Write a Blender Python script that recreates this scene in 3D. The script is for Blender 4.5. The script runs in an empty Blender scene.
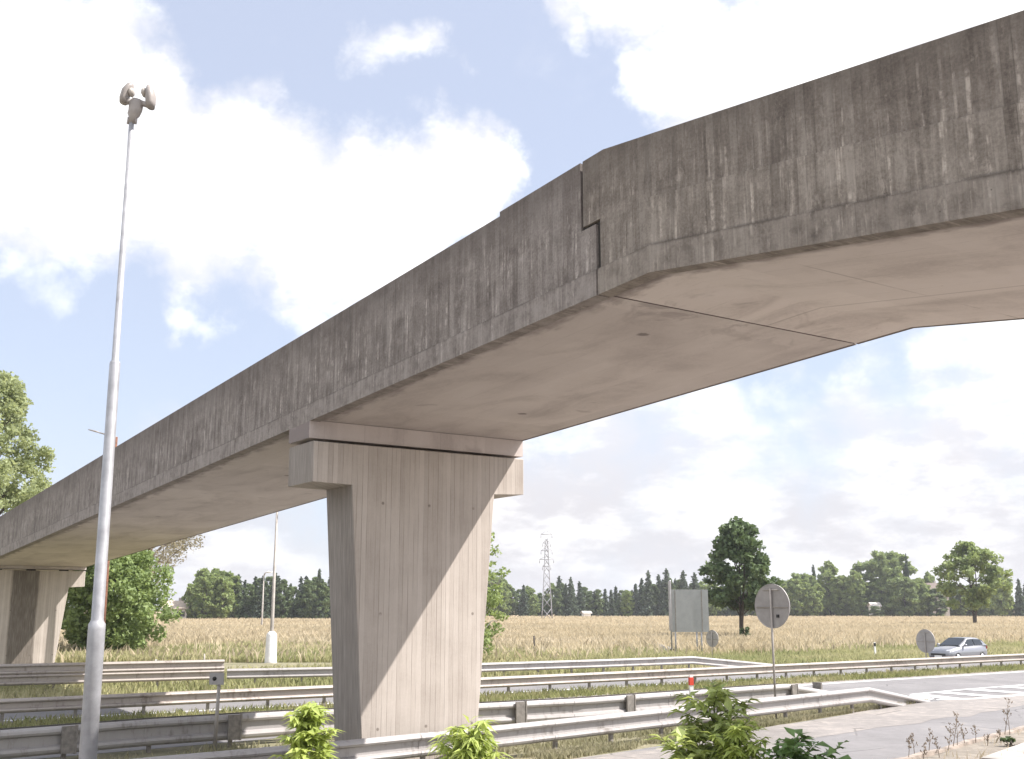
import bpy, bmesh, math, random
import numpy as np
from mathutils import Vector, Matrix

random.seed(7)
rng = np.random.default_rng(7)
R = math.radians
scene = bpy.context.scene
COL = scene.collection

# ---------------------------------------------------------------- helpers
def tag(o, label=None, cat=None, group=None, kind=None):
    if label: o['label'] = label
    if cat: o['category'] = cat
    if group: o['group'] = group
    if kind: o['kind'] = kind
    return o

def empty(name, loc=(0, 0, 0), rz=0.0):
    o = bpy.data.objects.new(name, None)
    o.empty_display_size = 0.3
    o.location = loc
    o.rotation_euler = (0, 0, rz)
    COL.objects.link(o)
    return o

class MB:
    """collects faces for ONE mesh object"""
    def __init__(self):
        self.v = []; self.f = []; self.uv = []; self.smooth = []
        self.has_uv = False
    def face(self, pts, uv=None, smooth=False):
        b = len(self.v)
        self.v += [tuple(p) for p in pts]
        self.f.append(tuple(range(b, b + len(pts))))
        if uv: self.has_uv = True
        self.uv.append(uv or [(p[0], p[1]) for p in pts])
        self.smooth.append(smooth)
    def box(self, c, s, rz=0.0, taper=1.0):
        hx, hy, hz = s[0] / 2, s[1] / 2, s[2] / 2
        cr, sr = math.cos(rz), math.sin(rz)
        P = []
        for sx, sy, sz in ((-1,-1,-1),(1,-1,-1),(1,1,-1),(-1,1,-1),(-1,-1,1),(1,-1,1),(1,1,1),(-1,1,1)):
            k = taper if sz > 0 else 1
            x, y = sx * hx * k, sy * hy * k
            P.append((c[0] + x * cr - y * sr, c[1] + x * sr + y * cr, c[2] + sz * hz))
        self.indexed(P, [(0,3,2,1),(4,5,6,7),(0,1,5,4),(1,2,6,5),(2,3,7,6),(3,0,4,7)])
    def indexed(self, P, F, smooth=False):
        b = len(self.v)
        self.v += [tuple(p) for p in P]
        for f in F:
            self.f.append(tuple(b + i for i in f))
            self.uv.append([(P[i][0], P[i][1]) for i in f])
            self.smooth.append(smooth)
    def tube(self, path, radii, seg=10, cap=True, smooth=True, squash=(1, 1)):
        path = [Vector(p) for p in path]
        n = len(path)
        if not hasattr(radii, '__len__'): radii = [radii] * n
        P = []; F = []
        ref = None
        for i, p in enumerate(path):
            t = (path[min(i + 1, n - 1)] - path[max(i - 1, 0)]).normalized()
            if ref is None:
                ref = Vector((1, 0, 0)) if abs(t.x) < 0.9 else Vector((0, 1, 0))
            a = (ref - t * ref.dot(t)).normalized()
            b = t.cross(a)
            ref = a
            for k in range(seg):
                an = 2 * math.pi * k / seg
                P.append(p + (a * math.cos(an) * squash[0] + b * math.sin(an) * squash[1]) * radii[i])
        for i in range(n - 1):
            for k in range(seg):
                k2 = (k + 1) % seg
                F.append((i * seg + k, i * seg + k2, (i + 1) * seg + k2, (i + 1) * seg + k))
        if cap:
            F.append(tuple(range(seg - 1, -1, -1)))
            F.append(tuple((n - 1) * seg + k for k in range(seg)))
        self.indexed(P, F, smooth)
    def build(self, name, mat, parent=None):
        me = bpy.data.meshes.new(name)
        me.from_pydata(self.v, [], self.f)
        if self.has_uv:
            ul = me.uv_layers.new(name='UVMap')
            flat = [c for f in self.uv for p in f for c in p]
            ul.data.foreach_set('uv', flat)
        me.polygons.foreach_set('use_smooth', self.smooth)
        me.materials.append(mat)
        me.update()
        o = bpy.data.objects.new(name, me)
        COL.objects.link(o)
        if parent: o.parent = parent
        return o

def children(o):
    return [c for c in bpy.data.objects if c.parent == o]

def copy_tree(o, parent=None):
    c = o.copy(); COL.objects.link(c)
    if parent: c.parent = parent
    for ch in children(o):
        copy_tree(ch, c)
    return c

# ---------------------------------------------------------------- materials
def mat(name):
    m = bpy.data.materials.new(name); m.use_nodes = True
    nt = m.node_tree
    for n in list(nt.nodes): nt.nodes.remove(n)
    out = nt.nodes.new('ShaderNodeOutputMaterial')
    b = nt.nodes.new('ShaderNodeBsdfPrincipled')
    nt.links.new(b.outputs[0], out.inputs[0])
    return m, nt, b, out

class G:
    """tiny node-graph helper"""
    def __init__(self, nt): self.nt = nt
    def n(self, t, **k):
        nd = self.nt.nodes.new(t)
        for a, v in k.items(): setattr(nd, a, v)
        return nd
    def put(self, sock, v):
        if v is None: return
        if isinstance(v, bpy.types.NodeSocket): self.nt.links.new(v, sock)
        else: sock.default_value = v
    def math(self, op, a, b=None, c=None, clamp=False):
        nd = self.n('ShaderNodeMath', operation=op, use_clamp=clamp)
        for s, v in zip(nd.inputs, (a, b, c)): self.put(s, v)
        return nd.outputs[0]
    def vmath(self, op, a, b=None):
        nd = self.n('ShaderNodeVectorMath', operation=op)
        self.put(nd.inputs[0], a); self.put(nd.inputs[1], b)
        return nd
    def noise(self, vec, scale, detail=4, rough=0.55, dist=0.0):
        nd = self.n('ShaderNodeTexNoise')
        self.put(nd.inputs['Vector'], vec); nd.inputs['Scale'].default_value = scale
        nd.inputs['Detail'].default_value = detail; nd.inputs['Roughness'].default_value = rough
        nd.inputs['Distortion'].default_value = dist
        return nd.outputs['Fac']
    def mapping(self, vec, scale=(1, 1, 1), loc=(0, 0, 0), rot=(0, 0, 0)):
        nd = self.n('ShaderNodeMapping')
        self.put(nd.inputs[0], vec)
        nd.inputs['Scale'].default_value = scale; nd.inputs['Location'].default_value = loc
        nd.inputs['Rotation'].default_value = rot
        return nd.outputs[0]
    def ramp(self, fac, stops, interp='LINEAR'):
        nd = self.n('ShaderNodeValToRGB'); cr = nd.color_ramp; cr.interpolation = interp
        while len(cr.elements) < len(stops): cr.elements.new(0.5)
        for e, (p, c) in zip(cr.elements, stops):
            e.position = p; e.color = (c, c, c, 1) if not hasattr(c, '__len__') else (*c[:3], 1)
        self.put(nd.inputs[0], fac)
        return nd.outputs[0]
    def mr(self, v, a, b, c=0.0, d=1.0, smooth=True):
        nd = self.n('ShaderNodeMapRange', interpolation_type='SMOOTHSTEP' if smooth else 'LINEAR')
        self.put(nd.inputs[0], v)
        for i, x in enumerate((a, b, c, d)): self.put(nd.inputs[i + 1], x)
        return nd.outputs[0]
    def mix(self, fac, a, b, mode='MIX'):
        nd = self.n('ShaderNodeMix', data_type='RGBA', blend_type=mode)
        self.put(nd.inputs[0], fac)
        for s, v in ((nd.inputs[6], a), (nd.inputs[7], b)):
            if isinstance(v, tuple) and len(v) == 3: v = (*v, 1)
            self.put(s, v)
        return nd.outputs[2]
    def coord(self, which='Object'):
        return self.n('ShaderNodeTexCoord').outputs[which]
    def sep(self, vec):
        nd = self.n('ShaderNodeSeparateXYZ'); self.put(nd.inputs[0], vec); return nd.outputs
    def comb(self, x, y, z=0.0):
        nd = self.n('ShaderNodeCombineXYZ')
        for s, v in zip(nd.inputs, (x, y, z)): self.put(s, v)
        return nd.outputs[0]
    def bump(self, h, strength=0.3, dist=0.02):
        nd = self.n('ShaderNodeBump'); nd.inputs['Strength'].default_value = strength
        nd.inputs['Distance'].default_value = dist; self.put(nd.inputs['Height'], h)
        return nd.outputs[0]

def simple(name, col, rough=0.6, metal=0.0, var=0.25, scale=6.0, bump=0.0, spec=0.5):
    m, nt, b, out = mat(name); g = G(nt)
    co = g.coord()
    nz = g.noise(co, scale, 5, 0.6)
    dark = tuple(c * (1 - var) for c in col); lite = tuple(min(1, c * (1 + var)) for c in col)
    g.put(b.inputs['Base Color'], g.ramp(nz, [(0.3, dark), (0.7, lite)]))
    b.inputs['Roughness'].default_value = rough; b.inputs['Metallic'].default_value = metal
    b.inputs['Specular IOR Level'].default_value = spec
    if bump: g.put(b.inputs['Normal'], g.bump(g.noise(co, scale * 6, 4), bump, 0.01))
    return m

def line(g, v, pos, w):
    """1 on a thin line where |v-pos|<w"""
    return g.mr(g.math('ABSOLUTE', g.math('SUBTRACT', v, pos)), w * 0.4, w, 1.0, 0.0)

def concrete_side(name, base, lite, dark, tone=1.0):
    """weathered board-marked parapet: uv = (distance along deck, height above soffit)"""
    m, nt, b, out = mat(name); g = G(nt)
    uv = g.coord('UV'); s = g.sep(uv); t, v = s[0], s[1]
    wob = g.noise(uv, 1.3, 3)
    fine = g.noise(uv, 26, 6, 0.7)
    med = g.noise(uv, 3.2, 5, 0.62)
    big = g.noise(g.mapping(uv, (0.35, 0.8, 1)), 1.2, 4, 0.6)
    streak = g.noise(g.mapping(uv, (1, 0.10, 1)), 6.5, 6, 0.72)          # vertical runs
    streak2 = g.noise(g.mapping(uv, (1, 0.05, 1), (3.1, 0, 0)), 13.0, 3, 0.6)
    board = g.math('FLOOR', g.math('MULTIPLY', t, 7.5))
    bn = g.n('ShaderNodeTexWhiteNoise', noise_dimensions='1D'); g.put(bn.inputs['W'], board)
    bt = bn.outputs['Value']
    edge = g.math('ABSOLUTE', g.math('SUBTRACT', g.math('FRACT', g.math('MULTIPLY', t, 7.5)), 0.5))
    seam = g.mr(edge, 0.42, 0.5)
    f = g.math('ADD', g.math('MULTIPLY', streak, 0.50), g.math('MULTIPLY', streak2, 0.22))
    f = g.math('ADD', f, g.math('MULTIPLY', g.math('SUBTRACT', med, 0.13), 0.34))
    f = g.math('ADD', f, g.math('MULTIPLY', g.math('SUBTRACT', fine, 0.38), 0.42))
    f = g.math('ADD', f, g.math('MULTIPLY', g.math('SUBTRACT', bt, 0.5), 0.09))
    f = g.math('ADD', f, g.math('MULTIPLY', g.math('SUBTRACT', big, 0.5), 0.35))
    col = g.ramp(f, [(0.36, dark), (0.51, base), (0.64, lite)])
    # pale worn patches
    worn = g.math('MULTIPLY', g.mr(g.noise(g.mapping(uv, (1, .45, 1), (5, 2, 0)), 6.5, 6, 0.75, 0.4), 0.54, 0.66), g.mr(g.noise(uv, 1.1, 3), 0.40, 0.58))
    col = g.mix(g.math('MULTIPLY', worn, 0.6), col, tuple(min(1, c * 1.3) for c in lite))
    # pale lime runs, strongest in the middle of the height
    lime = g.math('MULTIPLY', g.mr(streak2, 0.52, 0.68), g.mr(g.noise(uv, 4.5, 5, 0.7), 0.44, 0.60))
    lime = g.math('MULTIPLY', lime, g.mr(v, 2.0, 1.4))
    col = g.mix(g.math('MULTIPLY', lime, 0.75), col, tuple(min(1, c * 1.75) for c in lite))
    # dark algae from the coping downwards
    top = g.math('MULTIPLY', g.mr(g.math('ADD', v, g.math('MULTIPLY', g.math('SUBTRACT', streak, 0.5), 2.2)), 1.3, 2.2), 0.55)
    col = g.mix(top, col, dark)
    blk = g.math('MULTIPLY', g.mr(g.noise(g.mapping(uv, (1, 0.13, 1), (9, 0, 0)), 2.6, 4, 0.6), 0.58, 0.70), g.mr(v, 0.3, 0.9))
    col = g.mix(g.math('MULTIPLY', blk, 0.38), col, tuple(c * 0.72 for c in dark))
    sm = g.math('MULTIPLY', seam, g.mr(g.noise(uv, 2.0, 3), 0.45, 0.7))
    col = g.mix(g.math('MULTIPLY', sm, 0.55), col, tuple(c * 0.8 for c in dark))
    # the fascia below the ledge is paler
    fas = g.mr(v, 0.36, 0.379, 1, 0)
    col = g.mix(g.math('MULTIPLY', fas, g.mr(med, 0.35, 0.6, 0.10, 0.45)), col, tuple(c * 1.15 for c in lite))
    # dark seam line along the ledge
    lg = g.math('MULTIPLY', g.mr(g.math('ABSOLUTE', g.math('SUBTRACT', v, 0.385)), 0.0, 0.05, 1.0, 0.0), g.mr(wob, 0.35, 0.6))
    col = g.mix(g.math('MULTIPLY', lg, 0.65), col, tuple(c * .8 for c in dark))
    pit = g.n('ShaderNodeTexVoronoi'); g.put(pit.inputs['Vector'], uv); pit.inputs['Scale'].default_value = 9
    ph = g.math('MULTIPLY', g.mr(pit.outputs['Distance'], 0.05, 0.09, 1, 0), g.mr(g.noise(uv, 3.3, 2), 0.55, 0.6))
    col = g.mix(g.math('MULTIPLY', ph, 0.7), col, tuple(c * 0.5 for c in dark))
    g.put(b.inputs['Base Color'], col)
    b.inputs['Roughness'].default_value = 0.92; b.inputs['Specular IOR Level'].default_value = 0.25
    h = g.math('ADD', g.math('MULTIPLY', streak2, 0.5), g.math('MULTIPLY', fine, 0.5))
    h = g.math('SUBTRACT', h, g.math('MULTIPLY', seam, 0.5))
    g.put(b.inputs['Normal'], g.bump(h, 0.5, 0.012))
    return m

SPOTS = [(10.1, 1.95), (4.1, 3.7), (-6.0, 2.6), (-17.0, 2.2)]
def concrete_soffit(name, base, lite, dark, lines):
    """uv = (distance along deck, distance across deck)"""
    m, nt, b, out = mat(name); g = G(nt)
    uv = g.coord('UV'); s = g.sep(uv); t, u = s[0], s[1]
    big = g.noise(g.mapping(uv, (0.5, 1.0, 1)), 0.9, 5, 0.6, 0.6)
    fine = g.noise(uv, 18, 6, 0.7)
    med = g.noise(g.mapping(uv, (1.0, 0.5, 1)), 1.7, 5, 0.65, 1.2)
    f = g.math('ADD', g.math('MULTIPLY', big, 0.65), g.math('MULTIPLY', fine, 0.2))
    f = g.math('ADD', f, g.math('MULTIPLY', med, 0.15))
    col = g.ramp(f, [(0.32, tuple((a + c) / 2 for a, c in zip(base, dark))), (0.5, base), (0.68, lite)])
    # stained margin and a darker band along the near edge
    wob = g.math('MULTIPLY', g.math('SUBTRACT', g.noise(g.mapping(uv, (1, 2, 1)), 1.6, 5, 0.65), 0.5), 1.3)
    e = g.math('ADD', u, wob)
    col = g.mix(g.math('MULTIPLY', g.mr(e, 0.15, 0.62, 1.0, 0.0), 0.8), col, dark)
    edge = g.mr(g.math('ADD', u, g.math('MULTIPLY', wob, 0.12)), 0.25, 0.52 if lines else 0.40, 1.0, 0.0)
    col = g.mix(g.math('MULTIPLY', edge, 0.75 if lines else 0.5), col, tuple(c * 0.6 for c in dark))
    if lines:
        k = 0
        for p in (14.35, 17.2, 20.1, 23.0):
            ww = g.math('ADD', t, g.math('MULTIPLY', g.noise(uv, 1.2, 2), 0.03))
            col = g.mix(g.math('MULTIPLY', line(g, ww, p, 0.025), g.math('MULTIPLY', g.mr(g.noise(uv, 0.9, 3), .4, .6), 0.5)), col, dark)
        for p in (3.35,):
            ww = g.math('ADD', u, g.math('MULTIPLY', g.noise(uv, 1.0, 2), 0.05))
            col = g.mix(g.math('MULTIPLY', line(g, ww, p, 0.03), 0.4), col, dark)
        rust = g.math('MULTIPLY', g.mr(g.noise(uv, 0.8, 4, 0.7, 1.0), 0.56, 0.7), g.mr(t, 12.0, 13.5, 1, 0.2))
        col = g.mix(g.math('MULTIPLY', rust, 0.45), col, dark)
    else:
        j = g.mr(t, 10.0, 11.5)
        jj = g.math('MULTIPLY', j, g.mr(g.noise(uv, 1.1, 5, 0.7, 1.0), 0.5, 0.62))
        col = g.mix(g.math('MULTIPLY', jj, 0.5), col, dark)
        col = g.mix(g.math('MULTIPLY', g.mr(g.noise(g.mapping(uv, (1, .6, 1), (4, 0, 0)), 1.6, 2), 0.68, 0.74), 0.35), col, dark)
        pass
    for _ in (0,):
        bands = g.math('FRACT', g.math('MULTIPLY', u, 1.05))
        bl = g.math('MULTIPLY', g.math('MULTIPLY', g.mr(g.math('ABSOLUTE', g.math('SUBTRACT', bands, 0.5)), 0.485, 0.5), g.mr(med, .4, .6)), 0.30)
        col = g.mix(bl, col, dark)
    # formwork panels: each sheet of ply left its own tone; small drain spots with run marks
    pt = g.math('FLOOR', g.math('MULTIPLY', g.math('ADD', t, 80.0), 1 / 2.6)); pu = g.math('FLOOR', g.math('MULTIPLY', u, 1 / 1.25))
    wn = g.n('ShaderNodeTexWhiteNoise', noise_dimensions='2D'); g.put(wn.inputs['Vector'], g.comb(pt, pu, 0.0))
    col = g.mix(g.math('MULTIPLY', wn.outputs['Value'], 0.20), col, dark)
    for (st_, su_) in SPOTS:
        dx = g.math('SUBTRACT', t, st_); dy = g.math('MULTIPLY', g.math('SUBTRACT', u, su_), 0.8)
        rr_ = g.math('SQRT', g.math('ADD', g.math('MULTIPLY', dx, dx), g.math('MULTIPLY', dy, dy)))
        rr_ = g.math('ADD', rr_, g.math('MULTIPLY', g.math('SUBTRACT', fine, .5), .12))
        col = g.mix(g.math('MULTIPLY', g.mr(rr_, 0.05, 0.11, 1, 0), 0.75), col, tuple(c * .45 for c in dark))
        col = g.mix(g.math('MULTIPLY', g.mr(rr_, 0.05, 0.9, 1, 0), 0.22), col, dark)
    vor = g.n('ShaderNodeTexVoronoi'); g.put(vor.inputs['Vector'], uv); vor.inputs['Scale'].default_value = 3.0
    pits = g.math('MULTIPLY', g.mr(vor.outputs['Distance'], 0.03, 0.06, 1, 0), g.mr(g.noise(uv, 0.7, 2), .5, .56))
    col = g.mix(g.math('MULTIPLY', pits, 0.6), col, dark)
    g.put(b.inputs['Base Color'], col)
    b.inputs['Roughness'].default_value = 0.9; b.inputs['Specular IOR Level'].default_value = 0.25
    g.put(b.inputs['Normal'], g.bump(g.math('ADD', fine, med), 0.25, 0.012))
    return m

def concrete_pier(name, stain=None):
    """board-marked: boards run vertically, laid out along x+y of the bridge's own axes"""
    m, nt, b, out = mat(name); g = G(nt)
    co = g.coord(); s = g.sep(co)
    q = g.math('ADD', s[0], s[1]); z = s[2]
    K = 8.6
    qq = g.math('ADD', g.math('MULTIPLY', q, K), g.math('MULTIPLY', g.noise(g.comb(q, 0.0, 0.0), 2.2, 2), 1.2))
    bn = g.n('ShaderNodeTexWhiteNoise', noise_dimensions='1D'); g.put(bn.inputs['W'], g.math('FLOOR', qq))
    edge = g.math('ABSOLUTE', g.math('SUBTRACT', g.math('FRACT', qq), 0.5))
    v = g.comb(q, z, 0.0)
    seam = g.math('MULTIPLY', g.mr(edge, 0.43, 0.5), g.mr(g.noise(g.mapping(v, (2.5, 0.25, 1)), 2.0, 3), 0.38, 0.62))
    grain = g.noise(g.mapping(v, (1, 0.05, 1)), 30, 4, 0.6)
    big = g.noise(v, 0.9, 5, 0.6)
    fine = g.noise(co, 22, 5, 0.7)
    f = g.math('ADD', g.math('MULTIPLY', big, 0.4), g.math('MULTIPLY', grain, 0.25))
    f = g.math('ADD', f, g.math('MULTIPLY', fine, 0.15))
    f = g.math('ADD', f, g.math('MULTIPLY', bn.outputs['Value'], 0.2))
    col = g.ramp(f, [(0.3, (0.35, 0.306, 0.268)), (0.5, (0.45, 0.400, 0.355)), (0.7, (0.53, 0.478, 0.43))])
    col = g.mix(g.math('MULTIPLY', seam, 0.8), col, (0.15, 0.125, 0.108))
    # form-tie holes
    fx = g.math('FRACT', g.math('MULTIPLY', s[1], 1 / 1.15)); fz = g.math('FRACT', g.math('MULTIPLY', g.math('ADD', z, 0.35), 1 / 2.35))
    dd = g.math('SQRT', g.math('ADD', g.math('POWER', g.math('MULTIPLY', g.math('SUBTRACT', fx, 0.5), 1.15), 2.0),
                               g.math('POWER', g.math('MULTIPLY', g.math('SUBTRACT', fz, 0.5), 2.35), 2.0)))
    col = g.mix(g.math('MULTIPLY', g.math('MULTIPLY', g.mr(dd, 0.02, 0.045, 1, 0), g.mr(big, 0.42, 0.5)), 0.6), col, (0.09, 0.07, 0.055))
    # darker tone on the narrow end face, picked by its face normal
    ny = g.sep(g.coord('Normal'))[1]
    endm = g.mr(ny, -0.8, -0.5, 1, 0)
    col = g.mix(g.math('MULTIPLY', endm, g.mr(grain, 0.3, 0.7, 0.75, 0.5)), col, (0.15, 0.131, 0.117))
    if stain[0] is not None:
        wy = g.math('ADD', s[1], g.math('MULTIPLY', g.noise(g.mapping(v, (1, .3, 1)), 2.0, 3), 0.25))
        a = g.math('MULTIPLY', g.mr(wy, stain[0], stain[0] + 0.15), g.mr(wy, stain[1] - 0.15, stain[1], 1, 0))
        a = g.math('MULTIPLY', a, g.mr(grain, 0.25, 0.6, 0.6, 1.0))
        col = g.mix(g.math('MULTIPLY', a, 0.9), col, (0.10, 0.085, 0.07))
    g.put(b.inputs['Base Color'], col)
    b.inputs['Roughness'].default_value = 0.9; b.inputs['Specular IOR Level'].default_value = 0.25
    h = g.math('SUBTRACT', g.math('ADD', grain, g.math('MULTIPLY', bn.outputs['Value'], 0.6)), seam)
    g.put(b.inputs['Normal'], g.bump(h, 0.4, 0.008))
    return m

def leaf_mat(name, c1, c2, trans=0.35, scale=0.6, rough=0.55):
    m, nt, b, out = mat(name); g = G(nt)
    co = g.coord()
    oi = g.n('ShaderNodeObjectInfo').outputs['Random']
    nz = g.math('ADD', g.noise(co, scale, 3, 0.6), g.math('MULTIPLY', g.noise(co, scale * 9, 2), 0.5))
    nz = g.math('ADD', nz, g.math('MULTIPLY', oi, 0.25))
    col = g.ramp(nz, [(0.5, c1), (1.0, c2)])
    g.put(b.inputs['Base Color'], col)
    b.inputs['Roughness'].default_value = rough; b.inputs['Specular IOR Level'].default_value = 0.3
    t = g.n('ShaderNodeBsdfTranslucent'); g.put(t.inputs['Color'], g.mix(0.35, col, (c2[0] * 1.5, c2[1] * 1.4, c2[2] * 0.8)))
    mx = g.n('ShaderNodeMixShader'); mx.inputs[0].default_value = trans
    nt.links.new(b.outputs[0], mx.inputs[1]); nt.links.new(t.outputs[0], mx.inputs[2])
    nt.links.new(mx.outputs[0], out.inputs[0])
    return m

def rail_mat(name, base=(0.50, 0.47, 0.45), dirt=(0.24, 0.21, 0.19)):
    m, nt, b, out = mat(name); g = G(nt)
    co = g.coord()
    n1 = g.noise(co, 0.9, 5, 0.6); n2 = g.noise(g.mapping(co, (1, 1, 0.3)), 7, 5, 0.65)
    f = g.math('ADD', g.math('MULTIPLY', n1, 0.5), g.math('MULTIPLY', n2, 0.5))
    col = g.ramp(f, [(0.34, dirt), (0.46, base), (0.7, tuple(c * 1.12 for c in base))])
    g.put(b.inputs['Base Color'], col)
    b.inputs['Metallic'].default_value = 0.25; b.inputs['Roughness'].default_value = 0.55
    g.put(b.inputs['Normal'], g.bump(n2, 0.15, 0.01))
    return m

M = {}
M['parapet'] = concrete_side('parapet_concrete', (0.192, 0.165, 0.148), (0.285, 0.252, 0.230), (0.108, 0.090, 0.081))
M['parapet_right'] = concrete_side('parapet_concrete_brown', (0.182, 0.154, 0.131), (0.272, 0.238, 0.206), (0.098, 0.081, 0.069))
M['panel'] = concrete_side('parapet_panel_boards', (0.208, 0.178, 0.151), (0.30, 0.262, 0.226), (0.108, 0.089, 0.075))
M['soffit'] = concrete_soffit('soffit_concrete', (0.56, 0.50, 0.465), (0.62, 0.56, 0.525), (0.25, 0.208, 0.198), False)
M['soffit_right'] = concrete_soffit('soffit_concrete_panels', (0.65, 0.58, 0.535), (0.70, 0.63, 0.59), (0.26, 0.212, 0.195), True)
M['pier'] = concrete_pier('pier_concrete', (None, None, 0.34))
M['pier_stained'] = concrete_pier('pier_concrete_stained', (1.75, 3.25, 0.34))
M['rail'] = rail_mat('galvanised_rail', (0.35, 0.33, 0.32), (0.20, 0.18, 0.165))
M['rail_old'] = rail_mat('galvanised_rail_dusty', (0.36, 0.32, 0.29), (0.17, 0.14, 0.12))
M['post'] = simple('galvanised_post', (0.22, 0.20, 0.18), 0.6, 0.2, 0.3, 9)
M['galv'] = simple('galvanised_pole', (0.36, 0.36, 0.375), 0.5, 0.4, 0.22, 4)
M['lampgrey'] = simple('lamp_plastic', (0.29, 0.26, 0.24), 0.5, 0.0, 0.15, 9)
M['lens'] = simple('lamp_lens', (0.42, 0.38, 0.34), 0.3, 0.0, 0.1, 9)
M['rust'] = simple('rusty_pole', (0.17, 0.075, 0.045), 0.8, 0.0, 0.4, 5)
M['greypole'] = simple('grey_pole', (0.33, 0.30, 0.27), 0.6, 0.1, 0.2, 3)
M['whitebase'] = simple('white_painted_base', (0.72, 0.71, 0.70), 0.55, 0, 0.12, 5)
M['signback'] = simple('sign_back', (0.34, 0.32, 0.31), 0.55, 0.3, 0.15, 3)
M['board'] = simple('board_back', (0.30, 0.305, 0.30), 0.6, 0.1, 0.1, 1.5)
M['white'] = simple('white_plastic', (0.75, 0.74, 0.72), 0.5, 0, 0.08, 8)
M['red'] = simple('red_reflector', (0.62, 0.06, 0.03), 0.4, 0, 0.2, 20)
M['black'] = simple('black_plastic', (0.02, 0.02, 0.02), 0.5, 0, 0.2, 8)
M['stake'] = simple('dark_stake', (0.05, 0.04, 0.035), 0.8, 0, 0.3, 8)
M['bark'] = simple('bark', (0.075, 0.060, 0.048), 0.9, 0, 0.4, 5, 0.4)
M['birch'] = simple('birch_bark', (0.35, 0.32, 0.29), 0.85, 0, 0.4, 3)
M['twig'] = simple('dry_twig', (0.20, 0.155, 0.11), 0.9, 0, 0.3, 7)
M['joint'] = simple('gap_dark', (0.035, 0.03, 0.027), 0.9, 0, 0.3, 8)
M['leaf_dark'] = leaf_mat('leaf_dark', (0.041, 0.067, 0.032), (0.124, 0.176, 0.078), 0.3, 0.5)
M['leaf_mid'] = leaf_mat('leaf_mid', (0.109, 0.157, 0.063), (0.282, 0.349, 0.140), 0.4, 0.45)
M['leaf_bush'] = leaf_mat('leaf_bush', (0.110, 0.161, 0.066), (0.302, 0.384, 0.158), 0.42, 0.6)
M['leaf_wood'] = leaf_mat('leaf_wood', (0.076, 0.110, 0.057), (0.182, 0.236, 0.115), 0.35, 0.2)
M['leaf_round'] = leaf_mat('leaf_round', (0.100, 0.143, 0.058), (0.243, 0.305, 0.130), 0.4, 0.35)
M['leaf_pale'] = leaf_mat('leaf_pale', (0.176, 0.221, 0.114), (0.413, 0.457, 0.252), 0.45, 0.5)
M['leaf_dry'] = leaf_mat('leaf_dry', (0.184, 0.163, 0.125), (0.346, 0.312, 0.237), 0.45, 0.5)
M['needle'] = leaf_mat('needles', (0.050, 0.073, 0.053), (0.116, 0.150, 0.101), 0.25, 0.5)
M['sap_yellow'] = leaf_mat('leaf_yellow_green', (0.26, 0.34, 0.08), (0.50, 0.57, 0.19), 0.4, 4.0, 0.45)
M['sap_green'] = leaf_mat('leaf_sapling', (0.14, 0.20, 0.055), (0.42, 0.48, 0.18), 0.38, 4.0, 0.42)
M['sap_dark'] = leaf_mat('leaf_shrub', (0.063, 0.117, 0.040), (0.162, 0.252, 0.081), 0.25, 4.0, 0.45)
M['stem'] = simple('green_stem', (0.13, 0.15, 0.05), 0.7, 0, 0.25, 9)

def car_paint():
    m, nt, b, out = mat('silver_paint'); g = G(nt)
    b.inputs['Base Color'].default_value = (0.27, 0.275, 0.295, 1)
    b.inputs['Metallic'].default_value = 0.55; b.inputs['Roughness'].default_value = 0.34
    b.inputs['Coat Weight'].default_value = 0.6
    return m
def glass_dark():
    m, nt, b, out = mat('car_glass')
    b.inputs['Base Color'].default_value = (0.03, 0.035, 0.04, 1)
    b.inputs['Roughness'].default_value = 0.08
    return m
M['paint'] = car_paint(); M['glass'] = glass_dark()
M['tyre'] = simple('tyre_rubber', (0.025, 0.025, 0.025), 0.85)
M['rim'] = simple('alloy_rim', (0.45, 0.45, 0.46), 0.35, 0.7, 0.1)
M['headlight'] = simple('headlight_glass', (0.75, 0.76, 0.78), 0.1, 0.2, 0.05)
M['redlamp'] = simple('tail_lamp', (0.4, 0.02, 0.02), 0.2, 0, 0.1)

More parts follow.
